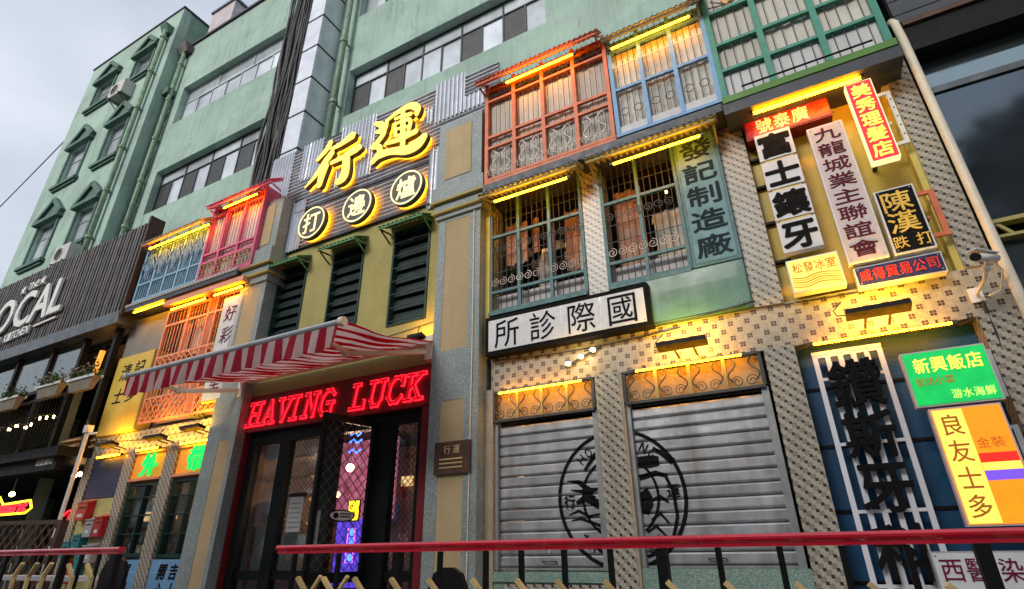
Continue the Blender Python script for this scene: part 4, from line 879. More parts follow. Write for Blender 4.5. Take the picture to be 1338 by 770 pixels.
# ================================================================== enclosed balconies (bays) and barred windows
def bay(label, x0, x1, z0, z1, xs, zs, m, cells, cloth, y=-.35, back=.24, post=.055, cat='enclosed balcony', name='enclosed_balcony', group='painted iron balconies on the upper storey', barm='iron', floor=True, sides=True, clothm='curtain', barr=.0055):
    t = thing(name, label, cat, ((x0 + x1) / 2, (y + back) / 2, z0), group)
    for x in xs: blk('post', t, x - post / 2, x + post / 2, y, y + post, z0, z1, m)
    for i, z in enumerate(zs):
        for a, b in zip(xs[:-1], xs[1:]): blk('rail', t, a + post / 2, b - post / 2, y + .004, y + post - .004, z - .022, z + .022, m)
    for ci, (a, b) in enumerate(zip(xs[:-1], xs[1:])):
        n = cells
        for k in range(1, n):
            x = a + (b - a) * k / n; rod('bar', t, (x, y + .03, z0 + .01), (x, y + .03, z1), barr, barm)
        if cloth:
            c = part('curtain', curtain_mb(a + .02, b - .02, y + .085 + .01 * (ci % 2), cloth[0], cloth[1], .006, .17, ci * 1.3), clothm, t, smooth=True)
    if floor: blk('floor_slab', t, x0, x1, y, back, z0 - .05, z0 - .003, m)
    if floor or name == 'enclosed_balcony': blk('roof_slab', t, x0, x1, y + post + .002, .9, z1 - .03, z1, m)
    if sides:
        for x in (x0, x1 - .02): blk('side_panel', t, x, x + .02, y + post, back, z0, z1, m)
    return t
def eave_thing(label, x0, x1, yb, zb, yf, zf, m, brm, group='corrugated eaves along the facade', pitch=.08):
    t = thing('corrugated_eave', label, 'eave', ((x0 + x1) / 2, (yb + yf) / 2, min(zb, zf)), group)
    part('corrugated_sheet', MB().eave(x0, x1, yb, zb, yf, zf, pitch, .013), m, t)
    part('front_bar', MB().box(x0 + .03, x1 - .03, yf + .03, yf + .06, zf - .055, zf - .02), brm, t)
    for x in (x0 + .06, x1 - .06): part('bracket', MB().bar((x, yb, zb - .05), (x, yf + .05, zf - .045), .03).bar((x, yb, zb - .32), (x, yf + .1, zf - .05), .025), brm, t)
    return t
# --- right: orange, blue, green balconies
OX = [-3.4, -2.92, -2.43, -1.92, -1.42]
b = bay('orange framed enclosed balcony with pale curtains and scroll ironwork', -3.43, -1.39, 6.47, 8.42, OX, [6.5, 7.09, 7.30, 8.04, 8.25], 'orange', 6, (6.5, 8.02))
for a in OX[:-1]:
    for k in range(4):
        deco('scroll', 'scroll', 'iron_pale', b, a + .09 + .105 * k, -.36, 6.60, .12, 1 if k % 2 else -1); deco('scroll', 'scroll', 'iron', b, a + .09 + .105 * k, -.36, 8.14, .11, 1 if k % 2 else -1, math.pi)
    for k in (0, 1): deco('scroll', 'scroll', 'iron_pale', b, a + .15 + .2 * k, -.36, 6.93, .13, 1 if k else -1, math.pi); deco('wave_bar', 'wavebar', 'iron_pale', b, a + .15 + .2 * k, -.36, 6.78, .36, 1 if k else -1)
eave_thing('orange painted corrugated eave over the orange balcony', -3.5, -1.42, -.30, 8.52, -.60, 8.29, 'orange', 'orange')
led('yellow light tube under the orange eave', -2.98, -1.82, -.5, 8.11, True)
BX = [-1.35, -.93, -.5, -.06]
b = bay('pale blue framed enclosed balcony with small iron hoops', -1.38, -.03, 6.5, 8.24, BX, [7.27, 8.0], 'blue', 5, (6.5, 8.0), floor=False)
blk('floor_slab', b, -1.38, -.03, -.35, .24, 6.45, 6.497, 'blue')
for i, a in enumerate(BX[:-1]):
    for x in (a + .12, a + .31): deco('hoop', 'hoop', 'iron', b, x, -.36, 6.83, .12)
    deco('scroll', 'scroll', 'iron', b, a + .12, -.36, 7.18, .11); deco('scroll', 'scroll', 'iron', b, a + .31, -.36, 7.18, .11, -1)
    for k in range(5): blk('fringe', b, a + .04 + .085 * k, a + .045 + .085 * k + .006, -.365, -.355, 7.68, 7.76, 'cream_char')
    blk('fringe_rail', b, a + .03, a + .41, -.365, -.355, 7.672, 7.68, 'cream_char')
    blk('bottom_panel', b, a + .03, BX[i + 1] - .03, -.33, -.32, 6.5, 6.62, 'white_panel')
eave_thing('grey corrugated eave over the blue balcony', -1.41, .02, -.30, 8.30, -.6, 8.07, 'eave_grey', 'iron')
led('yellow light tube under the grey eave of the blue balcony', -1.29, -.17, -.5, 7.89, True)
GX = [0.0, .55, 1.14, 1.71]
b = bay('green framed enclosed balcony with white curtains at the upper right', -.03, 1.74, 6.5, 8.6, GX, [6.92, 7.37, 7.96], 'bay_green', 5, (6.5, 8.5), post=.07)
for a in GX[:-1]:
    blk('lower_panel', b, a + .04, a + .54, -.28, -.27, 6.5, 6.9, 'white_panel')
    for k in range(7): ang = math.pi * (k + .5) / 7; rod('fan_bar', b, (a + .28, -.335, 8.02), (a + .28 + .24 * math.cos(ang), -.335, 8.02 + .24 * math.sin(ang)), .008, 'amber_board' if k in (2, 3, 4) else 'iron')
eave_thing('grey corrugated eave over the green balcony', -.05, 1.82, -.30, 8.9, -.62, 8.7, 'eave_grey', 'iron')
part('balcony_fascia', MB().box(-3.45, -.06, -.36, .24, 6.30, 6.415), 'vent_dark', sb)
part('balcony_fascia', MB().box(-.05, 1.76, -.40, .24, 6.19, 6.36), 'vent_dark', sb); part('green_trim_bar', MB().box(-.04, 1.75, -.415, -.401, 6.35, 6.44), 'bright_green', sb)
part('thin_black_tube', MB().tube([(.2, -.43, 6.5), (1.55, -.43, 6.5)], .012, 6), 'black', sb)

# --- barred windows of the second storey
def barred(label, x0, x1, zb, zt, xs, rails, cloths, low):
    y = -.04
    t = thing('barred_window', label, 'barred window', ((x0 + x1) / 2, 0, zb), 'teal barred windows on the second storey')
    for x in xs: blk('post', t, x - .022, x + .022, y, y + .05, zb, zt, 'teal_frame')
    for z in rails:
        for a, b in zip(xs[:-1], xs[1:]): blk('rail', t, a + .022, b - .022, y + .003, y + .047, z - .02, z + .02, 'teal_frame')
    n = int((x1 - x0) / .082)
    for k in range(1, n): x = x0 + (x1 - x0) * k / n; rod('bar', t, (x, y + .02, zb), (x, y + .02, zt), .006, 'iron')
    for z in (4.62, 5.1, 5.35, 5.95): rod('cross_bar', t, (x0, y + .03, z), (x1, y + .03, z), .006, 'iron')
    for z, s in ((5.47, 1), (4.93, -1)):
        for k in range(int((x1 - x0) / .13)): deco('scroll', 'scroll', 'iron_pale' if z < 5 else 'iron', t, x0 + .08 + .13 * k, y - .005, z, .115, s, math.pi / 2)
    blk('low_panel', t, x0, x1, .12, .13, zb, low, 'white_panel')
    blk('window_sill', t, x0, x1, -.09, .02, zb - .06, zb - .005, 'teal_frame')
    for i, (a, b, za, zb_, m) in enumerate(cloths):
        c = part('hanging_cloth', curtain_mb(a, b, .30 + .08 * (i % 3), za, zb_, .03, .16, i), m, t, smooth=True)
    for k in range(14):
        a = x0 + .1 + (x1 - x0 - .3) * ((k * .37) % 1); z = 4.95 + .22 * (k % 4); blk('shelf_item', t, a, a + .1, .6, .7, z, z + .14, ('white_panel', 'dim_cloth', 'white_panel', 'sign_white')[k % 4])
    for z in (4.93, 5.15, 5.37, 5.59): blk('shelf', t, x0 + .05, x1 - .05, .58, .75, z - .02, z, 'iron')
    return t
barred('left teal barred window with peach cloths hanging behind the bars', -3.5, -2.06, 4.48, 6.3, [-3.49, -3.04, -2.555, -2.075], [4.5, 4.79, 5.69],
       [(-3.4, -3.05, 5.35, 6.05, 'peach_cloth'), (-3.0, -2.9, 5.5, 6.1, 'peach_cloth'), (-2.5, -2.2, 5.1, 6.1, 'peach_cloth'), (-2.75, -2.62, 5.0, 5.9, 'dim_cloth'), (-2.3, -2.14, 5.0, 5.5, 'curtain'), (-2.98, -2.8, 4.9, 5.5, 'curtain')], 4.79)
barred('right teal barred window with a long peach curtain behind the bars', -1.77, -.77, 4.47, 6.3, [-1.765, -1.275, -.775], [4.5, 4.79, 5.69],
       [(-1.68, -1.3, 4.85, 6.05, 'peach_cloth'), (-1.2, -.82, 4.8, 5.6, 'curtain')], 4.79)
for k, (x, z) in enumerate(((-2.75, 5.93), (-1.0, 5.98))):
    t = thing('interior_bulb', ('small warm bulb glowing inside the left barred window', 'small warm bulb glowing inside the right barred window')[k], 'lamp', (x, .5, z - .02)); part('bulb', MB().ball((x, .5, z), .022, 8, 6), 'bulb', t); part('cord', MB().tube([(x, .5, z + .02), (x, .5, 6.35)], .004, 4), 'black_cable', t)
    t = thing('string_of_lamps', ('row of tiny warm lamps deep inside the left barred window', 'row of tiny warm lamps deep inside the right barred window')[k], 'string lights', (x, .8, 5.6))
    for j in range(8): part('lamp_glow', MB().box(x - .3 + .08 * j, x - .25 + .08 * j, .8, .82, 5.72, 5.80), 'shelf_glow', t)
eave_thing('grey green corrugated eave over the left barred window', -3.5, -1.92, .0, 6.36, -.46, 6.20, 'eave_grey', 'olive')
eave_thing('grey green corrugated eave over the right barred window', -1.85, -.14, .0, 6.36, -.46, 6.20, 'eave_grey', 'olive')
led('yellow light tube above the left barred window', -3.27, -2.10, -.35, 6.07)
led('yellow light tube above the right barred window', -1.49, -.35, -.35, 6.05, True)
# --- left wing balconies
BLX = [-12.4, -11.88, -11.42, -10.98, -10.6, -10.24]
b = bay('sky blue barred balcony with diamond lattice, left wing', -12.45, -10.22, 6.52, 8.0, BLX, [6.55, 6.95, 7.80], 'light_blue', 6, (6.6, 7.7), barm='light_blue', barr=.012, clothm='dark_blue_cloth')
for i, a in enumerate(BLX[:-1]):
    w = BLX[i + 1] - a; c = a + w / 2
    for s in (.40, .2): part('zigzag', MB().tube([(a, -.366, 7.38 + s - .35), (a + w * .25, -.366, 7.38 + s - .15), (c, -.366, 7.38 + s - .35), (c + w * .25, -.366, 7.38 + s - .15), (a + w, -.366, 7.38 + s - .35)], .011, 5), 'pale_blue', b)
    for s in (.36, .24, .12): part('diamond', MB().tube([(c, -.36, 7.38 - s), (c + s * w * .8, -.362, 7.38), (c, -.362, 7.38 + s), (c - s * w * .8, -.362, 7.38)], .012, 5, True), 'pale_blue', b)
PX = [-10.2, -9.7, -9.13, -8.6]
b = bay('pink barred balcony with pale corrugated shade and looped cream ironwork, left wing', -10.21, -8.58, 6.5, 8.3, PX, [6.53, 6.9, 7.10, 8.05], 'pink', 6, (6.55, 8.0), barr=.008, barm='pink')
for a in PX[:-1]:
    for k in range(4): deco('hoop', 'hoop', 'yellow_strip', b, a + .1 + .12 * k, -.36, 6.63, .13); deco('hoop', 'hoop', 'yellow_strip', b, a + .1 + .12 * k, -.36, 6.8, .11)
eave_thing('grey corrugated eave over the sky blue balcony', -12.35, -10.17, -.3, 8.08, -.6, 7.87, 'eave_grey', 'coral'); eave_thing('pink corrugated eave over the pink balcony', -10.14, -8.12, -.3, 8.36, -.6, 8.14, 'pink', 'pink')
led('yellow light tube under the eave of the sky blue balcony', -12.07, -9.95, -.5, 7.72); led('yellow light tube under the pink eave', -9.64, -8.57, -.5, 8.0)
part('fascia_strip', MB().box(-12.6, -8.9, -.36, .24, 6.34, 6.45), 'vent_dark', sb); part('tiled_lip', MB().box(-12.6, -8.9, -.375, -.361, 6.44, 6.5), 'tile_b', sb)
# coral barred window
t = bay('coral barred window with star lattice, partly behind the striped awning', -11.36, -8.95, 3.82, 6.2, [-11.33, -10.6, -9.95, -9.72, -8.97], [3.84, 4.3, 4.86, 5.15, 5.85, 6.17], 'coral', 7, None, y=-.1, cat='barred window', name='coral_window', group='left wing windows', barm='coral', barr=.010, floor=False, sides=False, post=.045)
for a, b in ((-11.31, -10.6), (-10.6, -9.97), (-9.7, -9.0)):
    w = (b - a) / 2
    for k in range(2):
        cx = a + w * (k + .5)
        for z0, z1 in ((3.86, 4.28), (4.88, 5.13)):
            for p, q in (((cx - w / 2, z0), (cx + w / 2, z1)), ((cx - w / 2, z1), (cx + w / 2, z0)), ((cx, z0), (cx, z1)), ((cx - w / 2, (z0 + z1) / 2), (cx, z1)), ((cx, z1), (cx + w / 2, (z0 + z1) / 2)), ((cx + w / 2, (z0 + z1) / 2), (cx, z0)), ((cx, z0), (cx - w / 2, (z0 + z1) / 2))):
                rod('lattice_bar', t, (p[0], -.105, p[1]), (q[0], -.105, q[1]), .009, 'coral')
part('inner_column', MB().box(-9.93, -9.74, -.04, .2, 3.8, 6.2), 'tile_b', sb)
for i, (a, b, c, d) in enumerate(((-11.0, -10.72, 5.2, 5.9), (-10.6, -10.2, 5.15, 5.95), (-9.6, -9.4, 5.2, 6.0))): part('hanging_cloth', curtain_mb(a, b, .12, c, d, .025, .15, i), 'peach_cloth' if i != 1 else 'curtain', t, smooth=True)
blk('cloth_backing', t, -11.3, -9.0, .2, .21, 3.86, 4.9, 'peach_cloth')
part('beam', MB().box(-11.1, -8.66, -.37, -.27, 6.15, 6.26).box(-10.0, -9.9, -.27, .2, 6.16, 6.25), 'coral', t)
led('yellow light tube over the left half of the coral window', -10.91, -9.76, -.3, 6.06); led('yellow light tube over the right half of the coral window', -9.57, -8.7, -.3, 6.07); led('yellow light tube above the grey board, left wing', -12.33, -11.2, -.3, 6.30)
# boards of the left wing
def board(name, label, cat, x0, x1, z0, z1, y0, y1, face, frame=None, fw_=.02, group=None):
    t = thing(name, label, cat, ((x0 + x1) / 2, y1, z0), group)
    if frame: part('sign_box', MB().box(x0, x1, y0 + .006, y1, z0, z1), frame, t); part('sign_face', MB().box(x0 + fw_, x1 - fw_, y0, y0 + .005, z0 + fw_, z1 - fw_), face, t)
    else: part('sign_face', MB().box(x0, x1, y0, y1, z0, z1), face, t)
    return t
def vchars(t, s, cx, z0, z1, w, yf, m, bold=.02, depth=.006, hfac=.86, shear=0.):
    st = (z1 - z0) / len(s)
    for i, c in enumerate(s): char(t, c, cx, z1 - st * (i + .5), w, st * hfac, yf, m, depth, bold, shear)
def hchars(t, s, x0, x1, cz, h, yf, m, bold=.02, depth=.006, wfac=.88, shear=0.):
    st = (x1 - x0) / len(s)
    for i, c in enumerate(s): char(t, c, x0 + st * (i + .5), cz, st * wfac, h, yf, m, depth, bold, shear)
board('blank_board', 'plain weathered grey board above the yellow sign', 'panel', -12.86, -11.42, 5.41, 6.3, .0, .2, 'grey_board')
t = board('yellow_sign', 'tall yellow sign with dark brush characters beside the restaurant', 'sign', -12.82, -11.5, 3.73, 5.40, -.06, .2, 'yellow_board'); part('side_edge', MB().box(-11.499, -11.46, -.1, .2, 3.75, 5.38), 'yellow_strip', t)
char(t, '清', -12.40, 5.03, .34, .36, -.066, 'ink', .005, .012, .15); char(t, '記', -11.93, 5.05, .34, .36, -.066, 'ink', .005, .012, .15); char(t, '士', -12.42, 4.52, .33, .32, -.066, 'ink', .005, .012, .15); char(t, '多', -11.95, 4.52, .33, .32, -.066, 'ink', .005, .012, .15)
t = board('white_hanging_sign', 'white vertical sign with plum characters beside the left pilaster', 'sign', -9.36, -8.8, 3.95, 6.0, -.2, -.12, 'sign_white', 'yellow_strip', .03)
vchars(t, '好彩冰室', -9.06, 4.1, 5.85, .30, -.206, 'plum_ink', .008, hfac=.72, shear=.12)
# neon take away signs
for ch, a, b_, lab in (('外', -11.28, -10.33, 'green neon character on amber board over the left takeaway window'), ('帶', -9.95, -8.95, 'green neon character on amber board over the right takeaway window')):
    t = board('neon_board', lab, 'neon sign', a, b_, 2.80, 3.25, .02, .1, 'amber_board', group='green neon characters over the takeaway windows')
    part('frame', MB().box(a, b_, -.03, .019, 2.76, 2.80).box(a, b_, -.03, .019, 3.25, 3.28), 'coral', t)
    part('tube_character', text_mb(MB(), ch, (a + b_) / 2 + .1, 3.03, .44, .40, -.06, .05, .006, .1), 'neon_green', t)
    l = bpy.data.lights.new('added_shelf_fill', 'POINT'); l.energy = 5; l.color = (1, .6, .3); l.shadow_soft_size = .05; o = bpy.data.objects.new('added_shelf_fill', l); COL.objects.link(o); o.parent = t; o.location = Vector(((a + b_) / 2, .36, 2.6)) - wl(t)  # fill light added behind the glass to brighten the dark shelves
led('yellow light tube above the left green neon character', -11.15, -10.4, -.1, 3.30); led('yellow light tube above the right green neon character', -9.83, -9.0, -.1, 3.30); led('yellow light tube over the dark blue panel, far left of the wing', -12.45, -11.6, -.1, 3.28)
part('lower_wall', wall_mb(-12.85, -8.9, .35, 3.32, .14, .1, [(-11.3, -10.3, 1.5, 2.75), (-9.98, -9.0, 1.48, 2.75)]), 'grey_board', sb)
for i, (a, b_, z0) in enumerate(((-11.3, -10.3, 1.5), (-9.98, -9.0, 1.48))):
    t = thing('takeaway_window', ('left', 'right')[i] + ' dark green glazed takeaway window under green neon', 'window', ((a + b_) / 2, .1, z0), 'takeaway windows')
    part('frame', MB().box(a, a + .06, .04, .16, z0, 2.74).box(b_ - .06, b_, .04, .16, z0, 2.74).box(a + .06, b_ - .06, .04, .16, z0, z0 + .06).box(a + .06, b_ - .06, .04, .16, 2.68, 2.74).box((a + b_) / 2 - .02, (a + b_) / 2 + .02, .05, .15, z0 + .06, 2.68), 'dark_green_frame', t)
    for z in (z0 + .36, z0 + .66, z0 + .96): blk('muntin', t, a + .06, b_ - .06, .06, .14, z, z + .022, 'dark_green_frame')
    blk('glass_pane', t, a + .06, b_ - .06, .1, .104, z0 + .06, 2.68, 'glass'); blk('back_board', t, a, b_, .6, .62, z0, 2.75, 'room_warm'); blk('glow_strip', t, a + .1, b_ - .1, .5, .52, z0 + .62, z0 + .68, 'shelf_glow'); blk('counter', t, a + .05, b_ - .05, .3, .5, z0 + .05, z0 + .2, 'lit_orange' if 0 else 'wood_pale')
    for k in range(16): x = a + .1 + .19 * (k % 4); z = z0 + .3 + .3 * (k // 4); blk('shelf_jar', t, x, x + .11, .4, .5, z, z + .16, ('box_grey', 'planter', 'white_panel', 'shelf_glow', 'leaf')[k * 7 % 5])
for a, b_, lab in ((-11.28, -10.32, 'pale blue painted panel with black brush script, left'), (-9.97, -8.95, 'pale blue painted panel with black brush script, right')):
    t = board('painted_board', lab, 'panel', a, b_, .36, 1.46, .0, .12, 'poster_blue', group='blue panels below the takeaway windows')
    for k, c in enumerate('通達好運到來' if a < -11 else '開心大吉十三'): char(t, c, a + .34 + .3 * (k // 3), 1.28 - .27 * (k % 3), .2, .22, -.006, 'ink', .004, .04, .2)
    blk('joint', t, a, b_, -.003, -.0005, 1.27, 1.275, 'sign_white')
board('dark_blue_board', 'dark blue board between two mosaic pillars, left wing', 'panel', -12.7, -11.61, 2.53, 3.25, .0, .12, 'shade_blue'); board('pale_yellow_board', 'pale yellow wall board carrying the little letter boxes', 'panel', -12.8, -11.61, .36, 2.52, .02, .12, 'pale_yellow')
for k, (a, b_, z0, z1, m, lab) in enumerate(((-12.56, -12.22, 2.13, 2.47, 'box_red', 'topmost red letter box on the pale yellow board'), (-12.11, -11.85, 1.84, 2.16, 'box_grey', 'upper grey letter box beside the red one'), (-11.82, -11.56, 1.84, 2.19, 'box_red', 'red letter box touching the mosaic pillar'),
        (-12.40, -12.14, 1.55, 1.90, 'box_teal', 'upper teal letter box'), (-12.70, -12.45, 1.5, 1.79, 'box_teal', 'teal letter box furthest left, beside the corner pillar'), (-11.95, -11.62, 1.42, 1.72, 'box_grey', 'lower grey letter box seen at the handrail'), (-12.46, -12.12, 1.08, 1.42, 'box_red', 'lowest red letter box seen below the handrail'), (-12.1, -11.98, 1.2, 1.6, 'box_teal', 'narrow teal letter box below the handrail'))):
    t = thing('letter_box', lab, 'letter box', ((a + b_) / 2, .0, z0), 'letter boxes on the pale yellow board')
    part('body', MB().box(a, b_, -.12, .019, z0, z1 - .03).prof([(-.12, z1 - .03), (.019, z1 - .03), (.019, z1 + .03)], a, b_), m, t); blk('lid', t, a - .01, b_ + .01, -.135, .0, z1 - .035, z1 - .015, m)
    blk('slot', t, a + .05, b_ - .05, -.124, -.119, z1 - .12, z1 - .1, 'black'); blk('name_card', t, a + .08, b_ - .08, -.124, -.119, z0 + .06, z0 + .12, 'sign_white')
# ------------------------------------------------------------------ right boards and signs
t = board('teal_painted_board', 'tall teal board with five dark brush characters between window and mosaic', 'sign', -.74, -.21, 4.44, 6.32, -.1, .2, 'teal_board', 'teal_frame', .04)
vchars(t, '發記制造廠', -.475, 4.5, 6.24, .38, -.106, 'teal_ink', .03, hfac=.8)
board('sea_green_board', 'glossy sea green board below the teal characters', 'panel', -1.32, -.21, 3.86, 4.43, -.09, .2, 'sea_green', 'teal_frame', .012)
t = board('clinic_sign', 'long black framed white sign with four thin black characters', 'sign', -3.5, -1.28, 3.82, 4.36, -.17, -.02, 'sign_white', 'ink', .055)
for k in range(4): char(t, '所診際國'[k], -3.17 + .52 * k, 4.09, .36, .38, -.176, 'ink', .004, .0)
for k in range(3): blk('panel_joint', t, -2.915 + .52 * k, -2.908 + .52 * k, -.174, -.1705, 3.89, 4.30, 'alu')
part('sign_bracket', MB().box(-3.3, -3.26, -.02, .0, 3.9, 4.3).box(-1.6, -1.56, -.02, .0, 3.9, 4.3), 'iron', t)
t = board('red_name_sign', 'red horizontal sign with three cream characters under the light tube', 'sign', .12, 1.03, 5.93, 6.23, -.12, .1, 'tube_lit_red', 'red_frame', .02)
hchars(t, '號泰廣', .24, .82, 6.08, .2, -.126, 'cream_char', .02); char(t, '押', .92, 6.08, .09, .1, -.126, 'red_char', .004); char(t, '金', .17, 6.0, .07, .08, -.126, 'red_char', .004)
led('beaded yellow light tube above the red sign, right wall', .24, 1.37, -.3, 6.16, True, .018)
t = board('hair_salon_sign', 'bright red lit vertical sign with five yellow characters', 'illuminated sign', 1.18, 1.43, 5.04, 6.09, -.34, -.24, 'lit_red', 'cream_glow', .012)
vchars(t, '美秀理髮店', 1.305, 5.07, 6.06, .17, -.346, 'lit_yellow_char', .03); part('bracket', MB().box(1.25, 1.29, -.24, .12, 5.2, 5.23).box(1.25, 1.29, -.24, .12, 5.9, 5.93), 'iron', t)
t = thing('dentist_sign', 'grey white vertical sign with four heavy black characters', 'sign', (.39, -.1, 4.31))
for k in range(4):
    z1 = 5.93 - .405 * k; part('sign_panel', MB().box(.2, .58, -.16, -.06, z1 - .375, z1 - .0), 'sign_white', t); char(t, '富士鑲牙'[k], .39, z1 - .19, .33, .31, -.172, 'ink', .012, .045)
    if k: blk('gold_divider', t, .24, .54, -.15, -.07, z1 + .006, z1 + .024, 'gold_paint')
part('bracket', MB().box(.3, .34, -.06, .12, 4.6, 4.63).box(.3, .34, -.06, .12, 5.6, 5.63), 'iron', t)
t = board('association_sign', 'tall pale mauve vertical sign with eight maroon characters', 'sign', .735, 1.085, 4.06, 5.80, -.17, -.08, 'sign_mauve', 'sign_white', .016)
vchars(t, '九龍城業主聯誼會', .91, 4.1, 5.77, .25, -.176, 'maroon_ink', .016, hfac=.82); part('bracket', MB().box(.88, .92, -.08, .12, 4.3, 4.33).box(.88, .92, -.08, .12, 5.5, 5.53), 'iron', t)
t = board('bonesetter_sign', 'black sign with two large and two small gold characters, white edge', 'sign', 1.13, 1.47, 4.06, 4.79, -.17, -.05, 'ink', 'sign_white', .016)
char(t, '陳', 1.29, 4.63, .25, .23, -.176, 'gold_paint', .004, .015); char(t, '漢', 1.29, 4.39, .25, .23, -.176, 'gold_paint', .004, .015); char(t, '跌', 1.21, 4.175, .12, .13, -.176, 'gold_paint', .004, .01); char(t, '打', 1.40, 4.175, .12, .13, -.176, 'gold_paint', .004, .01)
t = board('ice_room_sign', 'yellow lit box sign with small characters and orange waves', 'illuminated sign', .19, .67, 3.86, 4.23, -.19, -.05, 'lit_yellow', 'sign_white', .014)
hchars(t, '松發冰室', .23, .64, 4.12, .11, -.196, 'orange_char', .01)
for k in range(5): part('wave_line', MB().ribbon([(.21, 3.92 + .025 * k, .008), (.33, 3.9 + .025 * k, .01), (.47, 3.93 + .025 * k, .01), (.65, 3.90 + .025 * k, .006)], -.196, -.1925), 'lit_orange' if k % 2 else 'orange_char', t)
t = board('trading_company_sign', 'low dark navy sign with reddish characters, tucked behind the mosaic band', 'sign', .76, 1.48, 3.80, 4.01, -.16, -.04, 'navy_sign', 'sign_white', .012)
hchars(t, '威得貿易公司', .79, 1.45, 3.91, .12, -.166, 'red_char', .02)
t = thing('white_bracket_frame', 'white perforated metal frame behind the bright red vertical sign', 'bracket', (1.5, -.1, 5.3)); part('frame', MB().box(1.44, 1.6, -.12, -.09, 5.98, 6.02).box(1.44, 1.6, -.12, -.09, 5.30, 5.34).box(1.56, 1.6, -.12, -.09, 5.34, 5.98), 'sign_white', t)
for k in range(5): part('hole', MB().disc(1.58, 5.42 + .12 * k, .008, -.124, -.1205, 8), 'black', t)
part('arm', MB().box(1.5, 1.52, -.09, .12, 5.6, 5.63), 'sign_white', t)
t = thing('amber_lit_bracket_frame', 'amber lit metal bracket frame right of the black gold sign', 'bracket', (1.56, -.1, 4.18)); part('frame', MB().box(1.48, 1.62, -.12, -.09, 4.66, 4.70).box(1.48, 1.62, -.12, -.09, 4.18, 4.22).box(1.57, 1.62, -.12, -.09, 4.22, 4.66), 'orange', t); part('arm', MB().box(1.5, 1.52, -.09, .12, 4.4, 4.43), 'orange', t)  # orange paint carries the amber light on the metal
# lower right
t = thing('black_character_lattice', 'white lattice frame carrying large black cut-out characters on navy wall', 'sign', (.5, 0, .5))
for x in (.235, .345, .455, .565, .675, .785): blk('upright', t, x - .022, x + .022, -.02, .02, .95, 3.22, 'lattice_white')
for z in (3.21, 2.98, 2.36, 1.78, 1.2, .96):
    for k in range(5): blk('cross_bar', t, .257 + .11 * k, .323 + .11 * k, -.018, .018, z - .014, z + .014, 'lattice_white')
blk('top_plate', t, .213, .807, -.021, .021, 3.225, 3.26, 'lattice_white')
for c, z, h, w, bo in (('鑽', 2.90, .44, .42, .022), ('斯', 2.42, .40, .40, .026), ('牙', 1.97, .40, .40, .026), ('科', 1.46, .42, .42, .024)): char(t, c, .51, z, w, h, -.10, 'ink', .06, bo, name='character')
part('stand_off', MB().box(.5, .52, -.03, -.021, 2.4, 2.44).box(.5, .52, -.03, -.021, 2.0, 2.04), 'iron', t)
led('beaded yellow light tube over the navy wall', .23, 1.39, -.1, 3.32, True, .012); led('beaded yellow light tube over the left roller shutter', -3.35, -2.18, -.1, 3.32, True, .010); led('beaded yellow light tube over the right roller shutter', -1.57, -.4, -.1, 3.33, True, .010)
t = board('green_restaurant_sign', 'bright green lit sign with yellow and lime characters', 'illuminated sign', .875, 1.475, 2.56, 3.04, -.33, -.23, 'lit_green', 'sign_mauve', .014)
hchars(t, '新興飯店', .94, 1.43, 2.91, .13, -.336, 'lit_yellow_char', .016); hchars(t, '街坊小菜', .92, 1.20, 2.77, .07, -.336, 'orange_char', .0); hchars(t, '游水海鮮', 1.14, 1.44, 2.645, .075, -.336, 'lit_lime', .006)
part('bracket', MB().box(1.1, 1.14, -.23, .16, 2.7, 2.73), 'iron', t)
t = board('corner_store_sign', 'lit yellow and orange sign with four orange characters and coloured bands', 'illuminated sign', .945, 1.43, 1.63, 2.54, -.33, -.23, 'lit_orange', 'sign_mauve', .014)
part('yellow_strip', MB().box(.965, 1.165, -.336, -.3305, 1.65, 2.52), 'lit_yellow', t); vchars(t, '良友士多', 1.065, 1.67, 2.5, .145, -.342, 'orange_char', .012, .005, .8)
blk('red_band', t, 1.17, 1.41, -.335, -.3305, 2.09, 2.16, 'lit_redband'); blk('pale_band', t, 1.17, 1.41, -.335, -.3305, 2.03, 2.088, 'lit_yellow'); blk('purple_band', t, 1.17, 1.41, -.335, -.3305, 1.955, 2.028, 'lit_purple'); hchars(t, '金裝', 1.18, 1.37, 2.24, .08, -.336, 'orange_char', .0)
part('bracket', MB().box(1.1, 1.14, -.23, .16, 2.0, 2.03), 'iron', t)
t = board('western_medicine_sign', 'white horizontal sign with dark thin characters at the lower right corner', 'sign', .66, 1.5, 1.0, 1.46, -.22, -.1, 'sign_white', 'alu', .012)
for k, c in enumerate('西醫染'): char(t, c, (.775, .935, 1.14)[k], 1.33, .14, .16, -.226, 'plum_ink', .004, .005)
t = thing('grey_bracket_frame', 'grey metal bracket frame behind the green lit sign', 'bracket', (1.52, -.05, 2.7)); part('frame', MB().box(1.42, 1.56, -.1, -.07, 3.0, 3.04).box(1.42, 1.56, -.1, -.07, 2.62, 2.66).box(1.52, 1.56, -.1, -.07, 2.66, 3.0), 'alu', t); part('frame', MB().box(1.38, 1.54, -.1, -.07, 2.36, 2.39).box(1.5, 1.54, -.1, -.07, 1.9, 2.36), 'alu', t); part('arm', MB().box(1.48, 1.5, -.07, .17, 2.7, 2.73), 'alu', t)

